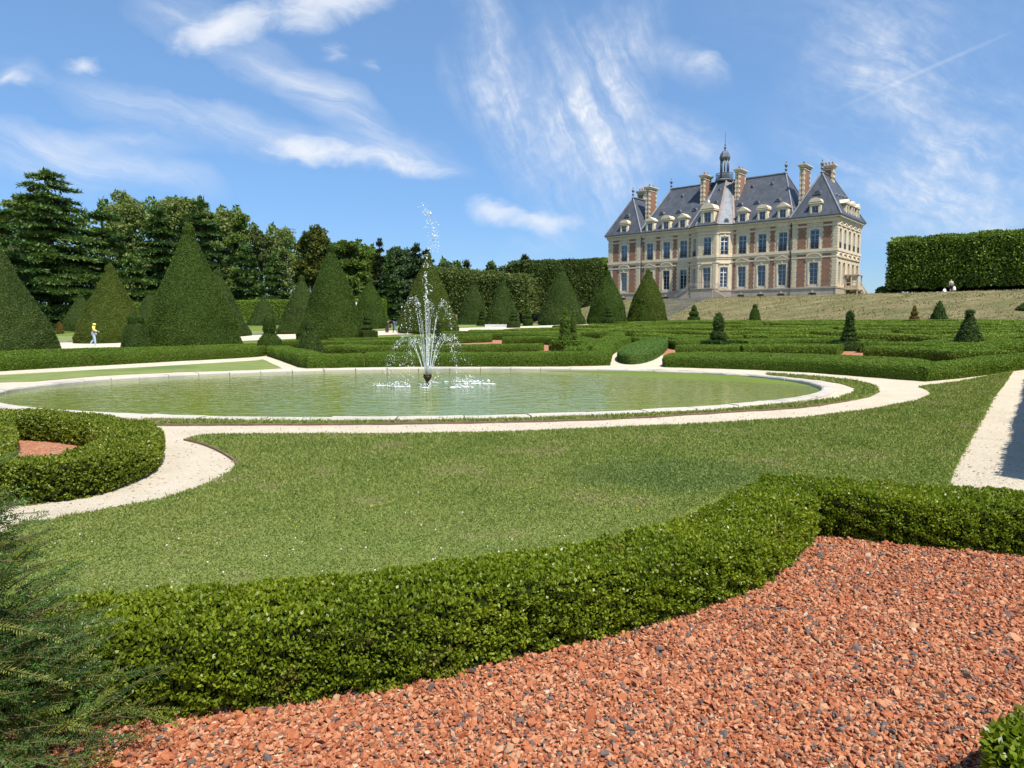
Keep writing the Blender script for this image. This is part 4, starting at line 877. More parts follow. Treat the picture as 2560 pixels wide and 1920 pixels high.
cedar(8, 512, 102, 105, 'cedar', 'dark cedar cut by the left frame edge', 10, 13000, .5, low=.05, pw=.5)
cedar(268, 512, 121, 85, 'cedar', 'flat-topped cedar with a bare trunk right of the tallest cedar', 8, 12000, .5, low=.12, pw=.38)
cedar(408, 520, 121, 100, 'cedar', 'dense dark cedar just left of the biggest cone', 13, 17000, .5, low=.04, pw=.6)
cedar(512, 494, 124, 95, 'cedar', 'dark shelved cedar rising behind the tip of the biggest cone', 13, 17000, .5, low=.04, pw=.62)
cedar(330, 640, 110, 85, 'cedar_light', 'low spreading young cedar behind the olive cone', 8, 9000, .5, low=.03, pw=.5)
cedar(215, 690, 108, 70, 'cedar_light', 'low cedar boughs behind the far left cones', 7, 8000, .5, low=.03, pw=.45)
cedar(70, 640, 105, 95, 'cedar', 'bushy cedar below the tallest cedar, at the frame left', 9, 12000, .5, low=.03, pw=.5)
cedar(690, 632, 118, 62, 'cedar_light', 'blue-green conifer left of the second biggest cone', 11, 11000, .45, low=.04, pw=.7)
cedar(620, 610, 122, 60, 'cedar', 'conifer mass right of the biggest cone', 11, 10000, .45, low=.04, pw=.6)
cedar(975, 636, 118, 46, 'cedar', 'broad young cedar left of the cone behind the fountain', 11, 10000, .42, low=.04, pw=.8)
cedar(952, 598, 147, 22, 'fir', 'thin dark spire of a fir left of the fountain', 11, 7349, .42, low=.1, pw=.5, name='fir_tree')
cedar(1042, 611, 124, 39, 'fir', 'ragged dark fir left of the cone behind the fountain', 11, 9450, .42, low=.1, pw=.5, name='fir_tree')
cedar(1068, 627, 128, 39, 'fir', 'dark fir tip showing behind the fountain cone', 11, 8400, .42, low=.1, pw=.5, name='fir_tree')
cedar(1312, 640, 118, 33, 'fir', 'brownish fir behind the left end of the tall clipped block', 11, 8400, .42, low=.1, pw=.5, name='fir_tree', z0=3)
cedar(1167, 653, 120, 18, 'fir', 'small dark fir tip above the long clipped tree wall', 11, 4200, .42, low=.1, pw=.5, name='fir_tree', z0=2)
broad(330, 466, 147, 70, 'ash', 'pale open tree above the flat-topped cedar', 'broadleaf_tree', 10000, .48, .1, 30)
broad(458, 480, 150, 100, 'ash', 'wide round pale tree behind the biggest cone', 'broadleaf_tree', 16000, .5, .05, 40)
broad(555, 515, 147, 55, 'ash', 'pale tree sloping down right of the biggest cone tip', 'broadleaf_tree', 9000, .48, .05, 26)
broad(606, 525, 142, 45, 'poplar', 'light green tree right of the wide pale trees', 'broadleaf_tree', 9000, .45, .05, 24)
broad(48, 470, 142, 40, 'ash', 'pale tree top left of the tallest cedar', 'broadleaf_tree', 6000, .45, .1, 18)
broad(95, 480, 147, 55, 'lime', 'green tree top showing behind the left side of the tallest cedar', 'broadleaf_tree', 8000, .48, .05, 22)
broad(714, 562, 147, 42, 'ash', 'thin grey-green tree with open branches left of the bronze tree', 'broadleaf_tree', 4500, .38, .25, 30)
broad(657, 563, 126, 34, 'pine', 'open-crowned pine with a tall bare trunk', 'pine_tree', 3800, .42, .1, 14, bot=.5)
broad(790, 563, 129, 48, 'beech', 'dense dark bronze round tree left of the second biggest cone', 'broadleaf_tree', 14000, .42, 0, 34, squash=1.25)
broad(862, 588, 147, 48, 'lime', 'tree behind the right flank of the second biggest cone', 'broadleaf_tree', 9000, .45, 0, 24)
broad(908, 612, 150, 45, 'poplar', 'mid green tree between the second biggest cone and the fir spire', 'broadleaf_tree', 9000, .45, 0, 24)
broad(1000, 612, 150, 42, 'blue_oak', 'bluish round tree between the two firs', 'broadleaf_tree', 8000, .45, .05, 22)
broad(1030, 640, 124, 40, 'blue_oak', 'lower bluish tree behind the narrow cone', 'broadleaf_tree', 7000, .45, .05, 20)
broad(882, 690, 129, 40, 'poplar', 'yellow-green low tree between the two large cones', 'broadleaf_tree', 7000, .42, 0, 20, bot=.02)
broad(1122, 647, 125, 34, 'blue_oak', 'flat cedar-like tree top above the long clipped tree wall', 'broadleaf_tree', 5000, .45, .1, 18, z0=2)
broad(1225, 656, 125, 24, 'blue_oak', 'small dark tree top above the clipped tree wall, left one', 'broadleaf_tree', 3500, .45, .1, 14, z0=3)
broad(1262, 664, 127, 26, 'blue_oak', 'small ragged dark tree top right beside it above the clipped wall', 'broadleaf_tree', 3200, .45, .2, 12, z0=3)
broad(1072, 690, 114, 34, 'poplar', 'green tree at the left end of the long clipped tree wall', 'broadleaf_tree', 6000, .42, 0, 18, bot=.02)
# the dark wood behind, one mass
mb = MB(); n_ = 42000; Yw = rng.uniform(152,168,n_); pxw = rng.uniform(-220,1330,n_)
topw = np.interp(pxw, [-220,120,300,560,700,900,1050,1330], [545,535,520,520,585,620,660,690])+14*np.sin(pxw*.06)+9*np.sin(pxw*.151+1)
Xw = (pxw-1280)/F*Yw; zb_ = zt(Xw, Yw); zt_w = CAMH+Yw*(808-topw)/F; zw = zb_+(zt_w-zb_)*rng.uniform(0,1,n_)**.8
mb.add(*cards(np.c_[Xw,Yw,zw], np.tile([0,-.6,.3],(n_,1)), .95, .6, k_n=.4, k_r=.9, lv=.5))
tag(mb.build('woodland', M['lime']), 'shady park wood filling the gaps behind the cedars and cones', 'wood', kind='stuff')
# walls of clipped trees standing on bare trunks
def tree_wall(p0, p1, thick, zb, z0, z1a, z1b, mt, label, leaf=.34, dens=42,  ntr=8, tips=0):
    p0 = np.array(p0, float); p1 = np.array(p1, float); L_ = np.linalg.norm(p1-p0); t = (p1-p0)/L_; nl = np.array([-t[1],t[0]])
    k = max(6, int(L_/1.2)); root = empty('clipped_tree_wall', (*p0, zb), label=label, cat='tree wall')
    s_ = np.linspace(0, L_, k); prof = [(.0,0),(-.02,.3),(.0,1),(.04,1),(.96,1),(1,1),(1.0,.3),(1.,0)]
    V = np.zeros((k,8,3))
    for q, (o_, h_) in enumerate(prof):
        top = np.interp(s_, [0,L_], [z1a,z1b])+.12*np.sin(s_*1.3)+.06*np.sin(s_*3.1)
        wob = .16*np.sin(s_*1.6+q)+.12*np.sin(s_*3.3+q*2)
        V[:,q,0] = t[0]*s_+nl[0]*(o_*thick+wob); V[:,q,1] = t[1]*s_+nl[1]*(o_*thick+wob); V[:,q,2] = (z0+(top-z0)*h_)-zb+(.15*np.sin(s_*2.3+q) if h_ == 0 else 0)
    i, j = np.meshgrid(np.arange(k-1), np.arange(7), indexing='ij'); m = 8
    mb = MB().add(V.reshape(-1,3), np.stack([i*m+j, (i+1)*m+j, (i+1)*m+j+1, i*m+j+1], -1).reshape(-1,4), 1, True)
    mb.F.append((np.array([list(range(m))]), 1, False)); mb.F.append((np.array([list(range((k-1)*m,k*m))[::-1]]), 1, False))
    leaf_coat(mb, dens*1.9, leaf*.8, leaf*.52, leaf*1.3, k_n=.45, k_r=.9, up=.1, lv=.5)
    mb.build('crown', [M[mt], M['yew_core']], root)
    for q in range(ntr):
        tb = MB(); f = (q+.5)/ntr*L_; tb.tube([(t[0]*f+nl[0]*thick*.45, t[1]*f+nl[1]*thick*.45, -.3), (t[0]*f+nl[0]*thick*.5, t[1]*f+nl[1]*thick*.5, z0-zb+.8)], [.17,.13], 7); tb.build('trunk', M['bark'], root)
    return root
a, b = np.array([xat(1060,104),104.]), np.array([xat(1312,97),97.])
zz_ = float(zt(*a)); tree_wall(a, b, 5, zz_, zz_+1.3, ztop(672,104), ztop(694,97), 'charmille_pale', 'long pale clipped tree wall behind the fountain', .36, 42, 9)
a, b = np.array([xat(1303,99),99.]), np.array([xat(1500,110),110.])
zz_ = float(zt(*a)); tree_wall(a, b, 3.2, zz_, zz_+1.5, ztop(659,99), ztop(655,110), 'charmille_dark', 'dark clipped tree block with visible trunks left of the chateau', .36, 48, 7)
a, b = np.array([xat(1494,128),128.]), np.array([xat(1545,132),132.])
tree_wall(a, b, 5, 5.0, 6.5, ztop(652,128), ztop(652,132), 'charmille', 'bit of clipped tree wall touching the left corner of the chateau', .4, 40, 3)
a = np.array([xat(2216,92.),92.]); b = a-FD*40
tree_wall(a, b, 13, 5.25, 6.15, ztop(601,92)-.1, ztop(601,92)-.1, 'charmille', 'massive clipped tree wall right of the chateau', .34, 60, 14)
for q, (px, py, Y, r_) in enumerate([(2206,720,93,1.0),(2226,726,94,.75),(2240,731,95,.6)]):
    mb = MB(); mb.lathe([(0,0),(r_*.8,0),(r_,r_*.5),(r_*.9,r_*.95),(r_*.5,r_*1.25),(0,r_*1.35)], (0,0,0), 14, 1, jit=.04); leaf_coat(mb, 60, .2, .11, .1)
    o = mb.build('round_bush', [M['yew_d'], M['yew_core']]); o.location = (xat(px,Y), Y, 5.2)
    tag(o, ['largest dark clipped ball bush on the terrace left of the tree wall','middle dark ball bush beside the largest one on the terrace','smallest dark ball bush nearest to the tree wall'][q], 'bush', 'dark ball bushes on the terrace')
mb = MB(); Pq = np.c_[rng.uniform(-3.6,3.6,1500), rng.uniform(-.6,.6,1500), rng.uniform(0,1.5,1500)]; mb.add(*cards(Pq, np.tile([0,0,1.],(1500,1)), .45, .12, k_n=1, k_r=.4))
o = mb.build('shrub_clump', M['poplar']); o.location = (xat(2440,96), 96, 5.25); tag(o, 'bright yellow-green shrubs growing under the massive clipped tree wall', 'shrubs')
# ------------------------------------------------------------------ the chateau, in its own frame: x along the front (from the right corner), y outwards, z up
ch = empty('chateau', (45.46,97.5,5.28), math.atan2(.652,-.758), label='cream stone and red brick chateau with steep slate roofs on the terrace', cat='chateau')
class Fr:
    def __init__(s, p0, p1):
        s.o = np.array(p0, float); d = np.array(p1, float)-s.o; s.L = float(np.hypot(*d)); s.a = d/s.L; s.b = np.array([-s.a[1], s.a[0]])
    def p(s, u, d, z): q = s.o+s.a*u+s.b*d; return (q[0], q[1], z)
def fbox(mb, fr, u0, u1, d0, d1, z0, z1, mi=0):
    return mb.hexa([fr.p(u0,d0,z0),fr.p(u0,d1,z0),fr.p(u1,d1,z0),fr.p(u1,d0,z0),fr.p(u0,d0,z1),fr.p(u0,d1,z1),fr.p(u1,d1,z1),fr.p(u1,d0,z1)], mi)
def fprism(mb, fr, poly, d0, d1, mi=0):
    n = len(poly); V = [fr.p(u,d0,z) for u,z in poly]+[fr.p(u,d1,z) for u,z in poly]
    return mb.faces(V, [list(range(n)), list(range(n,2*n))[::-1]]+[[i,(i+1)%n,(i+1)%n+n,i+n] for i in range(n)], mi)
PQ = .12
FA, FB = Fr((0,PQ),(6.17,PQ)), Fr((6.17,0),(15.2,0))
C1, C2, C3 = Fr((15.2,0),(17.05,1.5)), Fr((17.05,1.5),(20.15,1.5)), Fr((20.15,1.5),(22.0,0))
FC, FE = Fr((22.0,0),(31.2,0)), Fr((31.2,PQ),(37.6,PQ))
SR, SL, BK = Fr((0,-11.8),(0,PQ)), Fr((37.6,PQ),(37.6,-11.8)), Fr((37.6,-11.8),(0,-11.8))
ops = {k: [] for k in ('A','B','C1','C2','C3','D','E','S')}
GW, UW = (1.9,5.0), (6.92,9.65)
def col(k, u, w_=1.2, lo=GW, hi=UW): ops[k] += [(u,w_,*lo,0), (u,w_,*hi,1)]
col('A', 3.04); [col('B', u-6.17) for u in (7.53,10.57,13.61)]
col('C1', C1.L/2, 1.15); col('C2', 1.55, 1.25, (1.75,5.0)); col('C3', C3.L/2, 1.15); [col('D', u-22.0) for u in (23.35,26.4,29.5)]; col('E', 34.4-31.2)
for q in range(5): col('S', 1.35+q*2.3, 1.05)
frs = {'A':FA,'B':FB,'C1':C1,'C2':C2,'C3':C3,'D':FC,'E':FE,'S':SR}
wl = MB()
def wall(fr, op, z0=1.5, z1=11.0, rev=.3):
    us = sorted({0., fr.L, *[o[0]-o[1]/2 for o in op], *[o[0]+o[1]/2 for o in op]}); zs = sorted({z0, z1, *[o[2] for o in op], *[o[3] for o in op]})
    for u0,u1 in zip(us[:-1],us[1:]):
        for a,b in zip(zs[:-1],zs[1:]):
            um, zm = (u0+u1)/2, (a+b)/2
            if any(abs(um-o[0]) < o[1]/2 and o[2] < zm < o[3] for o in op): continue
            wl.add([fr.p(u0,0,a),fr.p(u0,0,b),fr.p(u1,0,b),fr.p(u1,0,a)], [(0,1,2,3)])
    for o in op:
        u0,u1,a,b = o[0]-o[1]/2,o[0]+o[1]/2,o[2],o[3]
        for q in ([fr.p(u0,0,a),fr.p(u0,0,b),fr.p(u0,-rev,b),fr.p(u0,-rev,a)],[fr.p(u1,0,a),fr.p(u1,-rev,a),fr.p(u1,-rev,b),fr.p(u1,0,b)],[fr.p(u0,0,b),fr.p(u1,0,b),fr.p(u1,-rev,b),fr.p(u0,-rev,b)],[fr.p(u0,0,a),fr.p(u0,-rev,a),fr.p(u1,-rev,a),fr.p(u1,0,a)]):
            wl.add(q, [(0,1,2,3)])
for k, fr in frs.items(): wall(fr, ops[k])
wall(SL, []); wall(BK, [])
wl.add([(6.17,0,1.5),(6.17,PQ,1.5),(6.17,PQ,11),(6.17,0,11)], [(0,1,2,3)]); wl.add([(31.2,0,1.5),(31.2,PQ,1.5),(31.2,PQ,11),(31.2,0,11)], [(0,1,2,3)])
wl.build('wall', M['stone'], ch)
# plinth, string courses, cornice and gutter follow the outline
outl = [(FA,'A'),(FB,'B'),(C1,'C1'),(C2,'C2'),(C3,'C3'),(FC,'D'),(FE,'E'),(SR,'S'),(SL,'L')]
pl, st, co, gu, fl_ = MB(), MB(), MB(), MB(), MB()
for q, (fr, k) in enumerate(outl):
    e = .004*(q % 3); x0 = -.10 if k in ('A','C2','S','L') else 0; x1 = fr.L+(.10 if k in ('E','C2','S','L') else 0)
    fbox(pl, fr, x0, x1, -.2, .10+e, -1.5, 1.32+e); fbox(pl, fr, x0, x1, -.2, .17+e, 1.32+e, 1.52+e)
    fbox(st, fr, x0, x1, -.1, .16+e, 6.50+e, 6.88+e); fbox(st, fr, x0, x1, -.1, .07+e, 6.22+e, 6.50)
    skip = [(o[0]-o[1]/2-.5, o[0]+o[1]/2+.5) for o in ops.get(k, []) if o[4]] if k[0] != 'C' else []
    u = 0.
    for a, b in sorted(skip)+[(fr.L, fr.L)]:
        if a-u > .15: fbox(st, fr, u, a, -.05, .08+e, 5.66+e, 5.84+e); fbox(st, fr, u, a, -.05, .08+e, 10.06+e, 10.24+e)
        u = max(u, b)
    fbox(co, fr, x0, x1, -.3, .14+e, 10.62+e, 10.84+e); fbox(co, fr, x0-.1, x1+.1, -.3, .22+e, 10.84+e, 11.02+e); fbox(co, fr, x0-.3, x1+.3, -.3, .46+e, 11.16+e, 11.36+e)
    n_ = int(fr.L/.36)
    for i in range(n_): fbox(co, fr, (i+.5)*fr.L/n_-.09, (i+.5)*fr.L/n_+.09, .1, .40, 11.03, 11.158)
    fbox(co, fr, x0-.1, x1+.1, -.3, .20, 11.02, 11.16)
    fbox(gu, fr, x0-.36, x1+.36, -.3, .54+e, 11.362+e, 11.50+e)
pl.build('plinth', M['plinth'], ch); st.build('string_course', M['trim'], ch); co.build('cornice', M['trim'], ch); gu.build('gutter', M['gutter'], ch)
# brick panels with toothed stone edges
def panel(fr, u0, u1, teeth=.11):
    for (a, b, tz_) in ((1.62,5.60,1),(5.90,6.18,0),(6.95,10.0,1),(10.30,10.58,0)):
        mb = MB(); n_ = max(1, round((b-a)/.34))
        for i in range(n_):
            d = teeth*(i % 2)*tz_; fbox(mb, fr, u0+d, u1-d, .004, .035+.002*(i % 2), a+(b-a)*i/n_, a+(b-a)*(i+1)/n_)
        mb.build('brick_panel', M['brick'], ch)
panel(FA, .70, 1.92); panel(FA, 4.16, 5.38)
panel(FB, .16, .50, .07); panel(FB, 9.05-6.17-.38, 9.05-6.17+.38); panel(FB, 12.09-6.17-.38, 12.09-6.17+.38); panel(FB, 14.62-6.17, 15.06-6.17, .07)
panel(FC, .12, .42, .07); panel(FC, 24.87-22-.38, 24.87-22+.38); panel(FC, 27.95-22-.38, 27.95-22+.38); panel(FC, 30.5-22, 30.92-22, .07)
panel(FE, .95, 2.17); panel(FE, 4.25, 5.45)
# rusticated stone strips at the corners and on the bay
def quoins(fr, u0, u1, z0=1.55, z1=10.6):
    mb = MB(); n_ = int((z1-z0)/.36)
    for i in range(n_):
        a, b = z0+(z1-z0)*i/n_, z0+(z1-z0)*(i+1)/n_
        if a < 6.9 and b > 6.2 or a < 5.85 and b > 5.65 or a < 10.25 and b > 10.05: continue
        fbox(mb, fr, u0, u1-.07*(i % 2), -.02, .055, a+.02, b-.015)
    mb.build('quoin_strip', M['stone'], ch)
quoins(FA, -.05, .62); quoins(FA, 5.5, 6.1); quoins(FE, .08, .8); quoins(FE, 5.6, 6.44); quoins(C2, .03, .58); quoins(C2, 2.5, 3.07); quoins(SR, SR.L-.62, SR.L+.05); quoins(SR, -.02, .55)
# windows
def window(fr, u, w_, a, b, up, tri, style, surround=True):
    u0, u1 = u-w_/2, u+w_/2; fm = MB(); D = -.20
    t_ = .075; zt2 = b-(b-a)*.27
    for (x0,x1,z0,z1,dd) in ((u0,u0+t_,a,b,.0),(u1-t_,u1,a,b,.0),(u0+t_,u1-t_,a,a+.09,.002),(u0+t_,u1-t_,b-t_,b,.002),(u-.06,u+.06,a+.09,b-t_,.012),(u0+t_,u1-t_,zt2-.06,zt2+.06,.02)): fbox(fm, fr, x0, x1, D-.06, D+dd, z0, z1)
    nb = 4 if not up else 3
    for i in range(1, nb):
        zz = a+(zt2-a)*i/nb; fbox(fm, fr, u0+t_, u1-t_, D-.03, D-.004, zz-.02, zz+.02)
    for xx in ((u0+u)/2, (u+u1)/2): fbox(fm, fr, xx-.014, xx+.014, D-.03, D-.006, zt2, b-t_) if not up else None
    wo_ = fm.build('window', M['frame_white' if style == 'white' else 'frame'], ch)
    gp_ = MB(); fbox(gp_, fr, u0+.02, u1-.02, D-.045, D-.035, a+.03, b-.03); gp_.build('pane', M['glass'], wo_)
    if style == 'curtain' or style == 'full':
        cu = MB(); d0 = D-.14
        for sg in (-1, 1):
            wd = w_/2*(1.0 if style == 'curtain' else .98); f = (lambda x: u+sg*x)
            if style == 'full': poly = [(f(.03),b-.1),(f(wd-.08),b-.1),(f(wd-.08),a+.1),(f(.03),a+.1)]
            else: poly = [(f(.25),b-.12),(f(wd),b-.12),(f(wd),a+.1),(f(wd*.82),a+.1),(f(wd*.80),a+(b-a)*.34),(f(wd*.66),a+(b-a)*.62)] if sg > 0 else [(f(.05),b-.12),(f(wd),b-.12),(f(wd),a+.1),(f(wd*.72),a+.1),(f(wd*.68),a+(b-a)*.36),(f(wd*.40),a+(b-a)*.62)]
            fprism(cu, fr, poly, d0-.02-.01*(sg > 0), d0)
        cu.build('curtain', M['curtain'], wo_)
    if up:
        rl = MB(); d0, d1 = .03, .07
        fbox(rl, fr, u0-.08, u1+.08, d0, d1, a+.78, a+.83); fbox(rl, fr, u0-.08, u1+.08, d0, d1, a+.04, a+.08)
        for i in range(9): x = u0+(u1-u0)*i/8; fbox(rl, fr, x-.012, x+.012, d0+.008, d1-.008, a+.08, a+.78)
        for i in range(4): x = u0+(u1-u0)*(i+.5)/4; fbox(rl, fr, x-.09, x+.09, d0+.012, d1-.012, a+.34, a+.52)
        rl.build('railing', M['iron'], wo_)
    if surround:
        su = MB(); zp = 5.66 if not up else 10.06; pk = .72 if not up else .62
        for (x0,x1,z0,z1,dd) in ((u0-.24,u0-.004,a,b,.055),(u1+.004,u1+.24,a,b,.055),(u0-.24,u1+.24,b+.004,b+.25,.06),(u-.1,u+.1,b+.06,b+.42,.13)): fbox(su, fr, x0, x1, -.02, dd, z0, z1)
        fbox(su, fr, u0-.5, u1+.5, -.02, .15, zp-.01, zp+.13); hw = w_/2+.48
        if tri:
            fprism(su, fr, [(u-hw+.1,zp+.13),(u+hw-.1,zp+.13),(u,zp+pk-.06)], -.02, .045)
            for sg in (-1,1): fprism(su, fr, [(u+sg*(hw+.06),zp+.135),(u+sg*(hw-.2),zp+.135),(u,zp+pk-.14),(u,zp+pk)], -.02, .17+.002*sg)
        else:
            th = np.linspace(-1,1,11); arc = lambda hw_, pk_, x: (u+hw_*x, zp+.13+(pk_-.13)*math.sqrt(max(0,1-x*x*.985)))
            fprism(su, fr, [arc(hw-.16,pk-.14,x) for x in th], -.02, .045)
            for x0,x1 in zip(th[:-1],th[1:]): fprism(su, fr, [arc(hw+.02,pk,x0),arc(hw+.02,pk,x1),arc(hw-.16,pk-.14,x1),arc(hw-.16,pk-.14,x0)], -.02, .17)
        su.build('surround', M['trim'], wo_)
kinds = {'A':'curtain','B':'curtain','C1':'white','C2':'curtain','C3':'plain','D':'curtain','E':'plain','S':'plain'}
alt = 0
for k, fr in frs.items():
    for n_, (u,w_,a,b,up) in enumerate(ops[k]):
        c_ = n_//2
        tri = {'A':up==1,'B':(c_%2==1) ^ (up==0),'D':(c_%2==1) ^ (up==0),'E':up==1,'S':up==1}.get(k, True)
        sty = kinds[k]
        if k == 'D' and not up and c_ < 2: sty = 'full'
        window(fr, u, w_, a, b, up, tri, sty, k[0] != 'C')
        if k[0] == 'C':                             # the bay has straight hoods instead of pediments
            su = MB()
            for (x0,x1,z0,z1,dd) in ((u-w_/2-.16,u-w_/2-.004,a,b,.05),(u+w_/2+.004,u+w_/2+.16,a,b,.05),(u-w_/2-.2,u+w_/2+.2,b+.004,b+.24,.06),(u-.1,u+.1,b+.05,b+.38,.13),(u-w_/2-.24,u+w_/2+.24,b+.52,b+.66,.2)): fbox(su, fr, max(x0,.02), min(x1,fr.L-.02), -.02, dd, z0, z1)
            su.build('surround', M['trim'], ch)
# basement openings
for fr, us in ((FA,(3.04,)),(FB,(1.36,4.4,7.44)),(FC,(4.4,7.5)),(FE,(3.2,))):
    for u in us:
        mb = MB(); fbox(mb, fr, u-.5, u+.5, .05, .125, .22, .72); v_ = mb.build('basement_vent', M['iron'], ch)
        mb = MB(); fbox(mb, fr, u-.13, u+.13, .05, .15, .76, 1.08); mb.build('keystone', M['trim'], v_)
for t_ in (6.34, 31.02): MB().tube([(t_,.12,1.4),(t_,.12,11.1)], .075, 7).tube([(t_,.12,6.6),(t_,.12,6.9)], .12, 7).build('downpipe', M['gutter'], ch)
# roofs
def poly_roof(V, Fc, flash, name='roof', mt='slate', ridge=()):
    o_ = MB().faces(np.array(V, float), Fc).build(name, M[mt], ch)
    for a, b in flash:
        a, b = np.array(V[a]), np.array(V[b]); MB().tube([a, a*.5+b*.5, b], .12, 6, sm=False).build('hip_flashing', M['lead'], o_)
    if ridge:
        r_ = MB(); 
        for a, b in ridge: r_.tube([np.array(V[a])+np.array([0,0,.05]), np.array(V[b])+np.array([0,0,.05])], .17, 6, sm=False)
        r_.build('ridge_capping', M['lead_dark'], o_)
    return o_
E0 = 11.47
def pav(t0, t1, tr):
    V = [(t0,.62,E0),(t1,.62,E0),(t1,-12.4,E0),(t0,-12.4,E0),(tr,-3.1,18.15),(tr,-8.6,18.15)]
    poly_roof(V, [[0,1,4],[1,2,5,4],[2,3,5],[3,0,4,5]], [(0,4),(1,4),(3,5),(2,5)], ridge=[(4,5)])
pav(-.56, 6.45, 3.35); pav(30.85, 38.15, 34.75)
poly_roof([(5.9,.50,E0-.01),(31.5,.50,E0-.01),(31.5,-12.3,E0-.01),(5.9,-12.3,E0-.01),(9.5,-5.9,19.3),(28.9,-5.9,19.3)], [[0,1,5,4],[1,2,5],[2,3,4,5],[3,0,4]], [(0,4),(1,5),(3,4),(2,5)], ridge=[(4,5)])
bv = [(14.85,.5,E0+.01),(16.8,2.08,E0+.01),(20.4,2.08,E0+.01),(22.35,.5,E0+.01),(17.75,-5.3,19.25),(18.2,-4.1,19.25),(19.6,-4.1,19.25),(20.05,-5.3,19.25)]
br_ = poly_roof(bv, [[1,2,6,5],[2,3,7,6],[4,5,6,7],[3,0,4,7]], [(2,6),(3,7)])
MB().faces(np.array([bv[0],bv[1],bv[5],bv[4]]), [[0,1,2,3]]).build('lead_facet', M['lead'], br_)
for a, b, r_ in ((1,5,.17),(0,4,.2)): MB().tube([bv[a],bv[b]], r_, 6, sm=False).build('hip_flashing', M['copper'], br_)
# dormers
def dormer(fr, u, dfront, w_, z1, pk, tri, ww=.86, wh=1.42, deep=3.2, scroll=True):
    z0 = 11.46; d = dfront; mb = MB(); hw = w_/2
    for sg in (-1,1): fbox(mb, fr, u+sg*hw, u+sg*(ww/2), d-deep, d, z0, z1)
    fbox(mb, fr, u-hw, u+hw, d-deep, d-.004, z0+.05+wh, z1-.002); fbox(mb, fr, u-ww/2-.1, u+ww/2+.1, d-.3, d+.05, z0-.02, z0+.06)
    for sg in (-1,1): fbox(mb, fr, u+sg*(ww/2+.02), u+sg*(ww/2+.2), d, d+.05, z0+.06, z1-.1)
    fbox(mb, fr, u-hw-.12, u+hw+.12, d-deep, d+.14, z1, z1+.14)
    if tri: fprism(mb, fr, [(u-hw-.16,z1+.142),(u+hw+.16,z1+.142),(u,z1+pk)], d-deep, d+.16)
    else: fprism(mb, fr, [(u+(hw+.12)*x, z1+.142+(pk-.142)*math.sqrt(max(0,1-x*x*.99))) for x in np.linspace(-1,1,9)], d-deep, d+.16)
    if scroll:
        for sg in (-1,1): fprism(mb, fr, [(u+sg*hw,z0),(u+sg*(hw+.34),z0),(u+sg*(hw+.24),z0+.45),(u+sg*(hw+.08),z0+.8),(u+sg*hw,z0+1.3)], d-.35, d-.08)
    o_ = mb.build('dormer', M['trim'], ch); u0, u1 = u-ww/2, u+ww/2; a, b = z0+.06, z0+.05+wh; fm = MB(); D = d-.18
    for (x0,x1,q0,q1,dd) in ((u0,u0+.06,a,b,0),(u1-.06,u1,a,b,0),(u0+.06,u1-.06,b-.06,b,.002),(u0+.06,u1-.06,a,a+.07,.002),(u-.04,u+.04,a+.07,b-.06,.008),(u0+.06,u1-.06,a+wh*.6,a+wh*.6+.05,.014)): fbox(fm, fr, x0, x1, D-.05, D+dd, q0, q1)
    fm.build('window_frame', M['frame'], o_); g = MB(); fbox(g, fr, u0+.01, u1-.01, D-.035, D-.025, a, b); g.build('pane', M['glass'], o_)
    r_ = MB(); fbox(r_, fr, u-hw-.2, u+hw+.2, d-deep, d-.02, z1+pk*.5, z1+pk*.5+.01) if False else None
    return o_
dormer(FA, 3.06, .22, 1.55, 13.25, .82, False)
for n_, t_ in enumerate((7.62,10.62,13.66)): dormer(FB, t_-6.17, .24, 1.5, 13.2, .78, n_ != 1)
for n_, t_ in enumerate((23.55,26.5,29.45)): dormer(FC, t_-22, .24, 1.5, 13.2, .78, n_ != 1)
dormer(FE, 3.2, .22, 1.5, 13.2, .78, False)
bd = dormer(C2, 1.55, .24, 2.1, 13.75, 1.1, False, 1.1, 1.95, 3.6)
mb = MB(); mb.lathe([(0,0),(.28,0),(.2,.2),(.26,.35),(.12,.5),(0,.62)], (18.6,1.45,14.8), 8); mb.box((17.9,1.55,14.2),(.25,.12,.4)); mb.box((19.3,1.55,14.2),(.25,.12,.4)); mb.build('crest', M['trim'], bd)
for q in range(3): dormer(SR, 3.0+q*2.7, .24, 1.5, 13.25, .75, q != 1)
# small roof lights
def oculus(fr, u, z, w_, h_, slope0, slope):
    d = slope0-(z-E0)*slope; mb = MB()
    fprism(mb, fr, [(u+w_/2*x, z+h_*.45+h_*.55*math.sqrt(max(0,1-x*x))) for x in np.linspace(-1,1,9)]+[(u+w_/2,z),(u-w_/2,z)], d-.5, d+.16)
    o_ = mb.build('roof_light', M['lead'], ch); g = MB()
    fprism(g, fr, [(u+w_*.36*x, z+h_*.40+h_*.42*math.sqrt(max(0,1-x*x))) for x in np.linspace(-1,1,7)]+[(u+w_*.36,z+h_*.14),(u-w_*.36,z+h_*.14)], d+.1, d+.175); g.build('pane', M['gutter'], o_)
ms = 6.4/7.83; ps = 3.72/6.68
oculus(FA, 3.3, 14.75, 1.05, .62, .5, ps); oculus(FE, 3.45, 14.6, 1.0, .6, .5, ps)
for t_ in (9.2,12.4,15.0): oculus(FB, t_-6.17, 14.55, .85, .5, .5, ms)
for t_ in (22.6,25.4,28.5): oculus(FC, t_-22, 14.55, .85, .5, .5, ms)
for t_ in (11.1,14.2): oculus(FB, t_-6.17, 17.65, .42, .36, .5, ms)
for t_ in (22.4,26.1): oculus(FC, t_-22, 17.55, .42, .36, .5, ms)
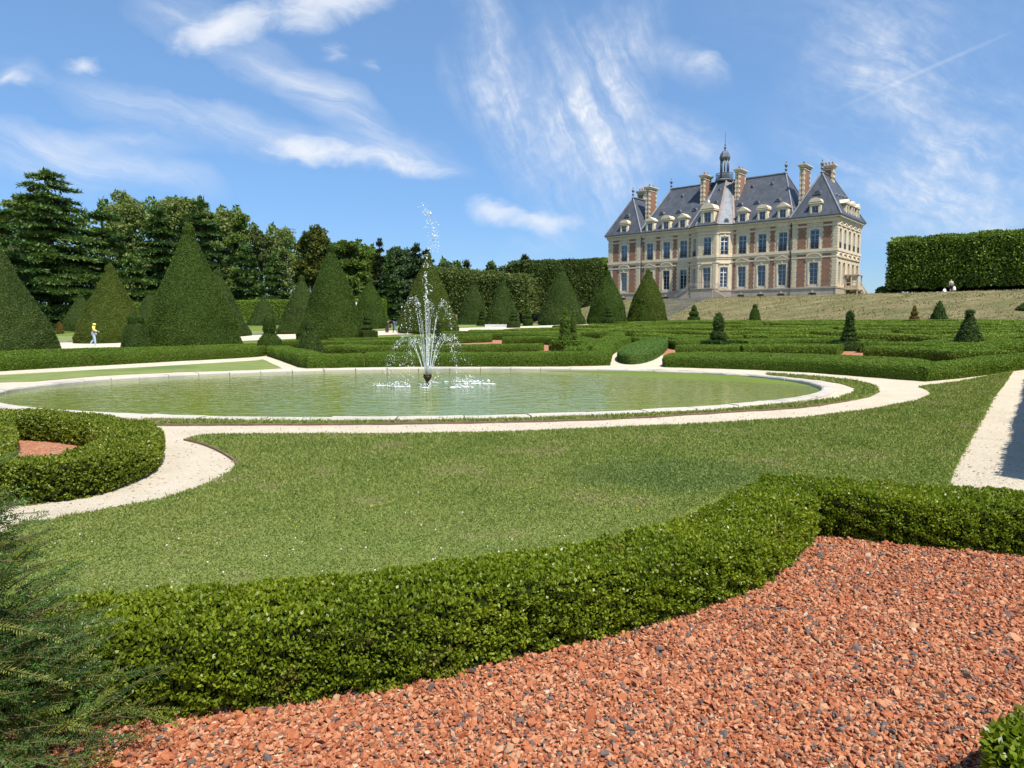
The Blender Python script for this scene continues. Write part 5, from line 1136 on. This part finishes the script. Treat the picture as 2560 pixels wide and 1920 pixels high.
oculus(C2, 1.7, 17.4, .42, .36, .5, .8); oculus(C2, 1.45, 15.15, .7, .45, .5, .8); oculus(C1, 1.1, 11.6, .75, .8, .35, .55)
for q in range(4): oculus(SR, 3.4+q*1.7, 14.9-.1*q, .5, .4, .55, 3.9/6.68)
# chimneys
def chimney(t0, t1, q0, q1, zb, z1, pots=2):
    mb = MB(); mb.box(((t0+t1)/2,(q0+q1)/2,(zb+z1-.5)/2), (t1-t0,q1-q0,z1-.5-zb)); o_ = mb.build('chimney', M['brick'], ch)
    s_ = MB(); n_ = int((z1-.6-zb)/.36)
    for cx in (t0,t1):
        for cy in (q0,q1):
            for i in range(n_):
                e = .06*(i % 2); s_.box((cx+(.12 if cx == t0 else -.12), cy+(.16 if cy == q0 else -.16), zb+(i+.5)*.36), (.30-e, .40-e, .34))
    for k_, (ex, za, zb_) in enumerate(((.06,z1-.75,z1-.6),(.10,z1-.5,z1-.32),(.24,z1-.32,z1-.16),(.32,z1-.16,z1-.02))): s_.box(((t0+t1)/2,(q0+q1)/2,(za+zb_)/2), (t1-t0+2*ex,q1-q0+2*ex,zb_-za-.003*k_))
    s_.build('stone_trim', M['trim'], o_)
    for i in range(pots):
        f_ = (i+.5)/pots; lx = (t1-t0) > (q1-q0); px_, py_ = (t0+(t1-t0)*f_, (q0+q1)/2) if lx else ((t0+t1)/2, q0+(q1-q0)*f_)
        MB().lathe([(.0,0),(.14,0),(.11,.45),(.14,.5),(.0,.5)], (px_,py_,z1-.03), 8).build('chimney_pot', M['pot'], o_)
chimney(31.55,32.25,-5.6,-3.1,11,19.75); chimney(21.45,22.1,-5.4,-2.95,14,20.35); chimney(15.65,16.3,-5.4,-2.95,14,20.45); chimney(5.85,6.5,-5.8,-3.1,11,19.75); chimney(2.75,4.15,-7.1,-6.2,15,19.75,3); chimney(35.2,36.6,-8.6,-7.7,15,20.2,3)
# finials, lantern
FIN = [(.0,0),(.3,0),(.28,.12),(.12,.2),(.1,.5),(.24,.62),(.26,.75),(.1,.9),(.08,1.05),(.2,1.15),(.3,1.35),(.26,1.55),(.08,1.65),(.06,1.8),(.12,1.9),(.04,2.05),(0,2.2)]
for (t_,q_,z_) in ((3.35,-3.1,18.1),(3.35,-8.6,18.1),(34.75,-3.1,18.1),(34.75,-8.6,18.1),(9.5,-5.9,19.25),(28.9,-5.9,19.25)): MB().lathe([(r_*.9,h_*.92) for r_,h_ in FIN], (t_,q_,z_), 8).build('finial', M['lead'], ch)
LT = (18.95,-4.9,0)
lan = MB().lathe([(0,19.1),(1.5,19.1),(1.55,19.3),(1.45,19.42),(.85,19.42),(.78,20.5),(.72,20.6),(.0,20.6)], LT, 8, sm=False).lathe([(.0,22.55),(.78,22.55),(.85,22.7),(.9,22.9),(0,22.9)], LT, 8, sm=False)
for i in range(8):
    a = i*np.pi/4+np.pi/8; lan.tube([(LT[0]+.6*math.cos(a),LT[1]+.6*math.sin(a),20.5),(LT[0]+.6*math.cos(a),LT[1]+.6*math.sin(a),22.6)], .11, 6)
lan = lan.build('lantern', M['lead_dark'], ch)
MB().lathe([(.92,22.9),(.88,23.05),(.70,23.55),(.42,23.9),(.16,24.05),(.12,24.3),(.2,24.42),(.2,24.55),(.07,24.7),(.14,24.95),(.05,25.1),(.025,26.9),(0,26.95)], LT, 8, sm=False).build('dome', M['lead_dark'], lan)
rl = MB()
for i in range(8):
    a0, a1 = i*np.pi/4, (i+1)*np.pi/4
    p0, p1 = np.array([LT[0]+1.4*math.cos(a0),LT[1]+1.4*math.sin(a0)]), np.array([LT[0]+1.4*math.cos(a1),LT[1]+1.4*math.sin(a1)])
    for zz in (19.5,20.35): rl.tube([(*p0,zz),(*p1,zz)], .04, 4)
    for f_ in np.linspace(0,1,6)[:-1]: q_ = p0+(p1-p0)*f_; rl.tube([(*q_,19.4),(*q_,20.35)], .03, 4)
rl.build('balustrade', M['iron'], lan)
# perron: landing with a flight on either side
pe = MB(); pe.box((18.6,2.4,.1), (3.6,1.75,3.1)); pe.box((18.6,2.4,1.66), (3.8,1.9,.07))
for sg in (-1,1):
    for i in range(10):
        w_ = .27; t_ = 18.6+sg*(1.8+w_*(i+.5)); h_ = 1.62-.165*(i+1); pe.box((t_,2.45,(h_-1.5)/2), (w_,1.5-.002*i,h_+1.5))
pe = pe.build('perron', M['plinth'], ch); rl = MB()
def rail(a, b, n_):
    a, b = np.array(a, float), np.array(b, float); up = np.array([0,0,.95])
    rl.tube([a+up,b+up], .035, 5); rl.tube([a+up*.12,b+up*.12], .02, 4)
    for f_ in np.linspace(0,1,n_): p_ = a+(b-a)*f_; rl.tube([p_,p_+up], .018, 4)
rail((16.8,3.2,1.7),(20.4,3.2,1.7),24); rail((16.8,3.1,1.65),(14.1,3.1,.05),18); rail((20.4,3.1,1.65),(23.1,3.1,.05),18); rail((16.75,1.75,1.65),(14.1,1.75,.05),14)
rl.build('railing', M['white'] if False else M['step'], pe)
# porch with an outside stair on the sunny end wall
po = MB(); 
for (t_,q_) in ((-.2,-4.2),(-.2,-6.3),(-1.75,-4.2),(-1.75,-6.3)): po.box((t_,q_,1.5), (.16,.16,3.4))
po.box((-1.0,-5.25,3.3), (1.9,2.5,.18)); po.box((-1.0,-5.25,1.25), (1.8,2.4,.14)); po.box((-1.82,-5.25,2.2), (.05,2.0,.1)); po.box((-1.0,-4.16,2.2), (1.4,.05,.1)); po.box((-1.82,-5.25,1.55), (.04,2.0,.45)); po.box((-1.0,-4.14,1.55), (1.4,.04,.45)); po.box((-1.35,-4.14,2.85), (.7,.03,.75))
po = po.build('porch', M['trim'], ch)
sp = MB()
for i in range(8): sp.box((-1.0,-6.5-.28*(i+.5),(1.25-.15*(i+1)-.4)/2), (1.5,.28,max(.1,1.25-.15*(i+1)+.4)))
for i in range(9): sp.lathe([(.05,0),(.09,.15),(.05,.35),(.09,.6),(.06,.75)], (-1.82,-6.5-.26*i,1.25-.14*i-.1), 6)
sp.tube([(-1.82,-6.4,2.05),(-1.82,-8.8,.75)], .1, 5); sp.box((-1.82,-8.9,.45), (.28,.28,1.3)); sp.build('side_stair', M['trim'], po)
# broad stone steps down the bank, on the chateau axis
ax = np.array([45.46,97.5])+FD*18.6
def bank_steps(n0, n1, hw, label, k_=26):
    mb = MB(); 
    for i in range(k_):
        na_ = n0+(n1-n0)*(i+.5)/k_; c = ax-FN*(104.0-na_); dn = (n1-n0)/k_; z_ = float(zt(*c))
        mb.box((0,0,0), (1,1,1)); v = mb.V[-1]; v = v*np.array([2*hw, dn, .8]); v = np.c_[v[:,0]*FD[0]+v[:,1]*FN[0], v[:,0]*FD[1]+v[:,1]*FN[1], v[:,2]]; mb.V[-1] = v+np.array([c[0],c[1],z_+.09-.4+(.0)])
    b = ax-FN*(104.0-n0); b = (b[0],b[1],float(zt(*b))); o_ = centred(mb, b).build('stone_steps', M['step']); o_.location = b
    return tag(o_, label, 'steps')
bank_steps(77, 96, 4.2, 'broad grey stone steps climbing the dry bank towards the chateau')
# ------------------------------------------------------------------ fountain
fx, fyy = xat(1068,18.4), 18.4
fo = empty('fountain', (fx,fyy,-.035), label='bronze nozzle fountain throwing fanned water jets in the middle of the pond', cat='fountain')
nz_ = MB().lathe([(0,-.3),(.05,-.3),(.05,.02),(.075,.05),(.055,.07),(.05,.16),(.09,.21),(.11,.26),(.19,.37),(.215,.41),(.21,.435),(0,.435)], (0,0,0), 18)
for i in range(12): a = i*np.pi/6; nz_.lathe([(0,0),(.022,0),(.018,.1),(0,.1)], (.18*math.cos(a),.18*math.sin(a),.43), 7)
nz_.lathe([(0,0),(.035,0),(.025,.16),(0,.16)], (0,0,.43), 8); nz_.V = [v*np.array([.55,.55,.62]) for v in nz_.V]; nz_.build('nozzle', M['bronze'], fo)
oc_ = np.array([(1,0,0),(-1,0,0),(0,1,0),(0,-1,0),(0,0,1),(0,0,-1)],float); of_ = np.array([(0,2,4),(2,1,4),(1,3,4),(3,0,4),(2,0,5),(1,2,5),(3,1,5),(0,3,5)])
def drops(P, r, st=1.3):
    n = len(P); rr = r*rng.lognormal(0,.55,(n,1,1)); sc = np.stack([np.ones(n),np.ones(n),rng.uniform(.9,st,n)],-1)[:,None]
    V = oc_[None]*(1+.35*rng.uniform(-1,1,(n,6,1)))*rr*sc+P[:,None]
    return V.reshape(-1,3), (of_[None]+6*np.arange(n)[:,None,None]).reshape(-1,3)
def jet(az, vr, apex, r0, core, nd, spread, tail=1.0, dr=.0046):
    """one parabolic jet: a stream near the nozzle that breaks into drops past the top"""
    g = 9.8; h0 = .33; vz = math.sqrt(2*g*(apex-h0)); T = (vz+math.sqrt(2*g*apex))/g*tail; mb = MB()
    t = np.linspace(0, vz/g*core, 9); f = lambda t: np.stack([(r0+vr*t)*math.cos(az), (r0+vr*t)*math.sin(az), h0+vz*t-g*t*t/2], -1)
    mb.tube(f(t), np.linspace(.006,.003,9), 5)
    tt_ = T*rng.beta(1.5,1.1,nd); sp_ = spread*(tt_/T)**1.25
    P = f(tt_)+rng.normal(size=(nd,3))*sp_[:,None]; P = P[P[:,2] > .01]
    mb.add(*drops(P, dr, 2.0), 0, True); return mb
for i in range(9): a = i*2*np.pi/9+.18; jet(a, 1.15+.1*math.sin(i*3), 1.30+.07*math.sin(i*2), .10, .75, 190, .085).build('water_jet', M['spray'], fo)['kind'] = 'stuff'
for i in range(7): a = i*2*np.pi/7+.45; jet(a, .62+.05*math.cos(i), 2.28+.10*math.sin(i*5), .06, .55, 190, .085).build('water_jet', M['spray'], fo)['kind'] = 'stuff'
for i in range(3): a = i*2.1+.3; jet(a, .10, 2.7+.25*i, .03, .5, 35, .05, .6).build('water_jet', M['spray'], fo)['kind'] = 'stuff'
mb = MB(); zz = np.linspace(.34,3.55,24); mb.tube(np.c_[.015*np.sin(zz*3), .01*np.cos(zz*2), zz][:10], np.linspace(.007,.004,10), 5)
zr = rng.uniform(.5,3.5,170); mb.add(*drops(np.c_[rng.normal(size=(170,2))*(.012+.011*zr)[:,None]+np.c_[.02*np.sin(zr*2.3),np.zeros(170)], zr], .0075, 2.6), 0, True)
zr = 3.55+1.3*rng.beta(1.3,1.4,240); dx = .20*((4.9-zr)/1.3)+.07*np.sin(zr*5); mb.add(*drops(np.c_[rng.normal(size=(240,2))*(.05+.05*(4.9-zr))[:,None]+np.c_[dx,np.zeros(240)], zr], .0075, 1.7), 0, True)
mb.build('water_jet', M['spray'], fo)['kind'] = 'stuff'
def splash(px0, px1, py, n, hgt=.10):
    mb = MB(); x0, x1 = xat(px0,18.4,0)-fx, xat(px1,18.4,0)-fx; yc = float(at(1068,py)[1])-fyy
    P = np.c_[rng.uniform(x0,x1,n), yc+rng.normal(size=n)*.14, np.abs(rng.normal(size=n))*hgt*.5+.004]; mb.add(*drops(P, .009, 1.4), 0, True)
    P = np.c_[rng.normal((x0+x1)/2,(x1-x0)*.28,n//2), yc+rng.normal(size=n//2)*.06, np.full(n//2,.006)]; V, Fq = drops(P, .035, 1.0); V = V.reshape(-1,6,3); V[:,:,2] = (V[:,:,2]-.006)*.25+.006
    mb.add(V.reshape(-1,3), Fq, 0, True); o_ = mb.build('splash', M['spray'], fo); o_['kind'] = 'stuff'; return o_
for s_ in ((935,972,961,50),(975,1030,964,90,.18),(1118,1190,951,100,.12),(1150,1232,957,90,.1),(1138,1180,965,50),(1045,1085,953,40),(1055,1082,966,45,.12)): splash(*s_)

# ------------------------------------------------------------------ people
DG = None
def skin(name, J, E, mt, parent, root, sub=1, grow=0.0):
    ks = list(J); me = bpy.data.meshes.new(name); bm = bmesh.new(); lay = bm.verts.layers.skin.verify(); vs = {}
    for k_ in ks:
        v = bm.verts.new(J[k_][:3]); r_ = J[k_][3]+grow; v[lay].radius = (r_, r_ if len(J[k_]) < 5 else J[k_][4]+grow); v[lay].use_root = (k_ == root); vs[k_] = v
    for a, b in E: bm.edges.new((vs[a], vs[b]))
    bm.to_mesh(me); bm.free(); o_ = bpy.data.objects.new(name, me); COL.objects.link(o_)
    m_ = o_.modifiers.new('skin','SKIN'); m_.use_smooth_shade = True; s_ = o_.modifiers.new('sub','SUBSURF'); s_.levels = sub; s_.render_levels = sub
    dg = bpy.context.evaluated_depsgraph_get(); ev = o_.evaluated_get(dg); m2 = bpy.data.meshes.new_from_object(ev); m2.materials.clear(); m2.materials.append(mt)
    o_.modifiers.clear(); o_.data = m2; bpy.data.meshes.remove(me); o_.parent = parent; return o_
def chain(*n): return list(zip(n[:-1], n[1:]))
def add_hand(J, E, wrist, d, side, name):
    w_ = np.array(J[wrist][:3]); d = nrm(np.array(d, float)); s_ = nrm(np.cross(d, side)); p_ = w_+d*.06
    J[name] = (*p_, .026); E.append((wrist, name))
    for i, (o_, l_) in enumerate(((-.024,.07),(-.008,.085),(.008,.08),(.024,.062))):
        a = p_+s_*o_+d*.03; b = a+d*l_*.55+np.array(side)*.008; c = b+d*l_*.4+np.array(side)*.022
        for q, (pt, r_) in enumerate(((a,.0095),(b,.009),(c,.0075))): J[f'{name}{i}{q}'] = (*pt, r_)
        E += chain(name, f'{name}{i}0', f'{name}{i}1', f'{name}{i}2')
    a = w_+d*.03+s_*.036; b = a+d*.035+s_*.012; J[name+'t'] = (*a,.011); J[name+'u'] = (*b,.009); E += [(wrist,name+'t'),(name+'t',name+'u')]
def person(loc, rz, J, label, clothes, hair, arms, scale=1.0):
    root = empty('person', loc, rz, label=label, cat='person'); root.scale = (scale,)*3
    J = dict(J); E = chain('pelvis','spine','chest','neck','head','crown')+chain('pelvis','hipl','kneel','anklel','toel')+chain('pelvis','hipr','kneer','ankler','toer')+chain('chest','shl','elbl','wrl')+chain('chest','shr','elbr','wrr')
    add_hand(J, E, 'wrl', arms[0], arms[2], 'hl'); add_hand(J, E, 'wrr', arms[1], arms[2], 'hr')
    skin('body', J, E, M['skin'], root, 'pelvis')
    hd = np.array(J['head'][:3]); up = nrm(np.array(J['crown'][:3])-hd); fw = J['_f'] if '_f' in J else None
    for nm, ks, ed, mt, gr in clothes: skin(nm, {k_: J[k_] for k_ in ks}, ed, M[mt], root, ks[0], grow=gr)
    if hair: skin('hair', {'a': (*(hd-np.array(arms[3])*.018+up*.03), .088), 'b': (*(hd-np.array(arms[3])*.03+up*.085), .07)}, [('a','b')], M[hair], root, 'a')
    c = hd+np.array(arms[3])*.075; sv = nrm(np.cross(up, arms[3])); fc = MB()
    fc.add(ico*.016+c+np.array(arms[3])*.022, icf)                     # nose
    fc.add(ico*np.array([.008,.022,.006])+c-up*.045+np.array(arms[3])*.002, icf)
    for sg in (-1,1): fc.add(ico*.011+c+up*.028+sv*.03*sg, icf); fc.add(ico*np.array([.018,.01,.028])+hd+sv*.088*sg, icf)
    fc.build('face', M['skin'], root); return root
LEGS = chain('pelvis','hipl','kneel','anklel')+chain('pelvis','hipr','kneer','ankler')
LK = ['pelvis','hipl','kneel','anklel','hipr','kneer','ankler']
J1 = dict(pelvis=(0,0,.92,.12,.10),spine=(.01,0,1.12,.115,.09),chest=(.03,0,1.30,.13,.10),neck=(.045,0,1.43,.05),head=(.075,0,1.545,.085),crown=(.07,0,1.62,.07),
  hipl=(0,.085,.86,.085),kneel=(-.03,.085,.47,.06),anklel=(-.27,.08,.17,.042),toel=(-.20,.08,.045,.034), hipr=(0,-.085,.86,.085),kneer=(.09,-.085,.48,.06),ankler=(.10,-.085,.085,.042),toer=(.24,-.085,.035,.034),
  shl=(.02,.17,1.34,.055),elbl=(-.10,.22,1.10,.044),wrl=(-.14,.2,.90,.03),shr=(.03,-.17,1.34,.055),elbr=(.12,-.23,1.12,.044),wrr=(.26,-.14,1.06,.03))
p = at(236,865.5); z_ = float(zt(*p))+.012
w1 = person((p[0],p[1],z_), R(14), J1, 'walking person in a yellow hooded top, blue shirt, light jeans and white shoes', [
  ('trousers', LK, LEGS, 'jeans', .016), ('shirt', ['spine','pelvis','chest'], chain('pelvis','spine','chest'), 'blue', .022),
  ('yellow_top', ['chest','neck','head','crown','shl','elbl','wrl','shr','elbr','wrr'], chain('chest','neck','head','crown')+chain('chest','shl','elbl','wrl')+chain('chest','shr','elbr','wrr'), 'yellow', .034),
  ('shoe', ['anklel','toel'], [('anklel','toel')], 'shoe', .014), ('shoe', ['ankler','toer'], [('ankler','toer')], 'shoe', .014)], None, ((-.1,0,-1),(.8,.2,-.3),(0,-1,0),(1,0,0)))
J2 = dict(pelvis=(-.15,0,.86,.12,.10),spine=(.05,0,.98,.12,.09),chest=(.26,0,1.0,.13,.10),neck=(.38,0,.98,.05),head=(.49,0,.93,.085),crown=(.54,0,.88,.07),
  hipl=(-.15,.09,.82,.085),kneel=(-.14,.13,.45,.06),anklel=(-.34,.14,.085,.042),toel=(-.20,.14,.035,.034), hipr=(-.13,-.09,.82,.085),kneer=(.06,-.12,.46,.06),ankler=(.05,-.12,.085,.042),toer=(.19,-.12,.035,.034),
  shl=(.27,.17,.98,.055),elbl=(.36,.19,.74,.044),wrl=(.42,.12,.56,.03),shr=(.27,-.17,.98,.055),elbr=(.36,-.2,.74,.044),wrr=(.42,-.12,.56,.03))
p = at(984,831.5); z_ = float(zt(*p))+.012
person((p[0],p[1],z_), R(170), J2, 'person in a black top and jeans bending over a dark suitcase on the path', [
  ('trousers', LK, LEGS, 'jeans_dark', .016), ('black_top', ['chest','spine','pelvis','shl','elbl','shr','elbr'], chain('pelvis','spine','chest')+chain('chest','shl','elbl')+chain('chest','shr','elbr'), 'black', .024),
  ('shoe', ['anklel','toel'], [('anklel','toel')], 'shoe', .014), ('shoe', ['ankler','toer'], [('ankler','toer')], 'shoe', .014)], 'hair', ((.2,0,-1),(.2,0,-1),(0,-1,0),(.7,0,-.7)))
su = MB().box((0,0,.27),(.24,.40,.44)).box((0,0,.5),(.2,.34,.03)); su = centred(su,(0,0,0)); sr = empty('suitcase', (p[0]-.56,p[1]-.1,z_), R(20), label='dark suitcase standing on the path in front of the bending person', cat='suitcase')
su.build('case', M['suitcase'], sr); MB().tube([(0,-.1,.5),(0,-.1,.62),(0,.1,.62),(0,.1,.5)], .014, 5).build('handle', M['black'], sr)
for sx in (-.08,.08): MB().lathe([(0,-.02),(.045,-.02),(.045,.02),(0,.02)], (sx,.1,.045), 8).build('wheel', M['black'], sr)
J3 = dict(pelvis=(0,0,.92,.13,.10),spine=(0,0,1.12,.13,.10),chest=(0,0,1.32,.15,.11),neck=(.02,0,1.47,.055),head=(.04,0,1.58,.085),crown=(.04,0,1.65,.07),
  hipl=(0,.09,.86,.085),kneel=(.02,.10,.47,.06),anklel=(0,.10,.085,.042),toel=(.14,.10,.035,.034), hipr=(0,-.09,.86,.085),kneer=(.02,-.10,.47,.06),ankler=(0,-.10,.085,.042),toer=(.14,-.10,.035,.034),
  shl=(0,.19,1.38,.06),elbl=(-.02,.27,1.12,.048),wrl=(.02,.27,.90,.032),shr=(0,-.19,1.38,.06),elbr=(-.02,-.27,1.12,.048),wrr=(.02,-.25,.90,.032))
px3 = xat(2372,84.5); z3 = float(zt(px3,84.5))+.02
person((px3,84.5,z3), R(100), J3, 'person seen from behind in a beige jacket and dark shorts on the terrace edge', [
  ('shorts', ['pelvis','hipl','kneel','hipr','kneer'], chain('pelvis','hipl','kneel')+chain('pelvis','hipr','kneer'), 'navy', .03), ('jacket', ['chest','spine','pelvis','shl','elbl','wrl','shr','elbr','wrr'], chain('pelvis','spine','chest')+chain('chest','shl','elbl','wrl')+chain('chest','shr','elbr','wrr'), 'beige', .03),
  ('shoe', ['anklel','toel'], [('anklel','toel')], 'shoe', .014), ('shoe', ['ankler','toer'], [('ankler','toer')], 'shoe', .014)], 'grey_hair', ((0,0,-1),(0,0,-1),(1,0,0),(1,0,0)))
def bag(loc, s_, label):
    mb = MB().lathe([(0,0),(.16,0),(.19,.12),(.17,.3),(.10,.42),(.03,.44),(0,.44)], (0,0,0), 10, sx=1, sy=.6, jit=.12); o_ = mb.build('bag', M['bag_white'], None); o_.location = loc; o_.scale = (s_,)*3
    MB().tube([(-.08,0,.4),(-.05,0,.52),(.05,0,.52),(.08,0,.4)], .012, 5).build('handle', M['bag_white'], o_); tag(o_, label, 'bag')
bag((px3+.30,84.35,z3+.30), 1.1, 'white plastic bag held low beside the person in the beige jacket')
bag((xat(2356,84.5),84.5,float(zt(xat(2356,84.5),84.5))), 1.2, 'white bag lying on the terrace left of the person in the beige jacket')
# ------------------------------------------------------------------ small things
x_, y_ = xat(892,97), 97.; zz_ = float(zt(x_,y_)); st_ = empty('statue', (x_,y_,zz_), label='pale stone statue on a pedestal between yew cones in front of the trees', cat='statue')
MB().box((0,0,.6),(.8,.8,1.2)).box((0,0,1.28),(1.0,1.0,.16)).box((0,0,.08),(1.0,1.0,.2)).build('pedestal', M['statue'], st_)
JS = dict(pelvis=(0,0,2.35,.17),spine=(.02,0,2.6,.16),chest=(0,0,2.85,.18),neck=(0,0,3.02,.07),head=(0,0,3.15,.11),kl=(.03,.1,1.9,.13),al=(0,.12,1.42,.12),kr=(0,-.1,1.9,.13),ar=(0,-.1,1.42,.12),sl=(0,.24,2.9,.08),el=(.05,.34,2.6,.07),wl=(.2,.2,2.5,.05),sr=(0,-.24,2.9,.08),er=(0,-.36,2.65,.07),wr=(.02,-.3,2.4,.05))
skin('figure', JS, chain('pelvis','spine','chest','neck','head')+chain('pelvis','kl','al')+chain('pelvis','kr','ar')+chain('chest','sl','el','wl')+chain('chest','sr','er','wr'), M['statue'], st_, 'pelvis')
x_, y_ = xat(607,98), 98.; o = MB().box((0,0,.28),(.62,.5,.5)).box((0,0,.57),(.8,.62,.1)).build('stone_block', M['statue']); o.location = (x_,y_,float(zt(x_,y_))); tag(o, 'small pale stone block on the lawn left of the smallest far cone', 'stone block')
x_, y_ = xat(1241,64.5), 64.5; pf = empty('picket_fence', (x_,y_,float(zt(x_,y_))), R(12), label='low white picket fence at the foot of the rough dark cone', cat='fence')
for i in range(22): MB().box((-1.05+i*.1,0,.17),(.05,.02,.34)).build('picket', M['white'], pf)
MB().box((0,.025,.10),(2.2,.02,.05)).box((0,.025,.27),(2.2,.02,.05)).build('rail', M['white'], pf)
# kerb stones along the alley
ke = MB(); kl = dens_line(ALLEY_EDGE, 1.5)
for a, b in zip(kl[:-1], kl[1:]):
    c = (a+b)/2; ke.box((c[0],c[1],float(zt(*c))+.03), (np.hypot(*(b-a))-.02,.28,.20), rot=math.atan2(b[1]-a[1],b[0]-a[0]))
o = centred(ke, (*kl[0],0)).build('kerb', M['step']); o.location = (*kl[0],0); tag(o, kind='structure')
# ------------------------------------------------------------------ yew in the left foreground
yr = empty('yew_bush', (-2.20,2.12,0), label='dark feathery yew bush close to the camera, at the lower left', cat='bush')
zk, rk = [0,.25,.5,.78,.95,1.05,1.25,1.42], [1.0,.95,.80,.64,.54,.51,.49,.40]
nd, tp, tw = MB(), MB(), MB()
def needles(mb, a, d, L_, nl=.021, step=.0042, droop=.0):
    n = int(L_/step); s_ = np.linspace(.08,1,n); P = a+d*(s_*L_)[:,None]+np.c_[np.zeros((n,2)), -droop*s_**2]
    side = nrm(np.cross(d, rng.normal(size=3))); u = nrm(np.cross(side, d)); sg = np.where(np.arange(n)%2, 1, -1)[:,None]
    A = nrm(d*.75+side*sg+u*rng.normal(size=(n,1))*.35+rng.normal(size=(n,3))*.12); w_ = nrm(np.cross(A, u+rng.normal(size=(n,3))*.3))
    l = nl*(1-.35*s_**3)[:,None]*rng.uniform(.75,1.15,(n,1)); wd = .0022
    V = np.stack([P-w_*wd*.6, P+A*l*.5-w_*wd, P+A*l, P+A*l*.5+w_*wd],1)
    mb.add(V.reshape(-1,3), np.arange(4*n).reshape(-1,4)); return P
for i in range(2300):
    z_ = rng.triangular(.0,.35,1.42); a = rng.uniform(-np.pi,np.pi); rr = np.interp(z_, zk, rk); outer = rng.random() < .5
    f_ = rng.uniform(.55,.88) if outer else rng.uniform(.3,.75)
    base = np.array([rr*f_*math.cos(a), rr*f_*math.sin(a)*.85, z_]); d = nrm(np.array([math.cos(a), math.sin(a), rng.uniform(-.05,.75)])+rng.normal(size=3)*.28); L_ = rng.uniform(.12,.27)*(1.0 if z_ < 1 else .7)
    P = needles(tp if outer and rng.random() < .30 else nd, base, d, L_, droop=.02); tw.tube([base, base+d*L_*.5, P[-1]], [.0028,.002,.001], 3)
    if rng.random() < .5: d2 = nrm(d+rng.normal(size=3)*.5); needles(nd, base+d*L_*.4, d2, L_*.5)
for (x_,y_,z_) in ((.52,.1,.86),(.46,.2,.80),(.60,.02,.76),(.50,-.1,.70),(.66,.12,.56),(.62,.2,.66),(.72,.0,.42),(.70,.15,.30),(.82,.05,.20),(.78,.2,.12),(.30,0,1.30),(.28,.1,1.22),(.33,.1,1.12),(.40,.2,1.02)):
    b = np.array([x_*.5,y_*.6,z_-.12]); e = np.array([x_,y_,z_])+rng.normal(size=3)*.02; d = nrm(e-b); L_ = np.linalg.norm(e-b); needles(tp, b, d, L_, droop=.015); tw.tube([b, b+d*L_], [.003,.001], 3)
    for q in range(4): d2 = nrm(d+rng.normal(size=3)*.45); needles(nd if q % 2 else tp, b+d*L_*rng.uniform(.3,.7), d2, L_*.45)
for a in np.linspace(0,5.6,7): tw.tube([(.05*math.cos(a),.05*math.sin(a),-.02),(.15*math.cos(a),.15*math.sin(a),.5),(.10*math.cos(a),.1*math.sin(a),1.2)], [.022,.014,.005], 6)
tw.build('branches', M['twig'], yr); nd.build('foliage', M['yew_near'], yr); tp.build('young_shoots', M['yew_tip'], yr)
core = MB().lathe([(max(.02,r_*.45), z_) for z_, r_ in zip(zk, rk)], (0,0,0), 14, jit=.12); core.build('inner_twigs', M['yew_core'], yr)
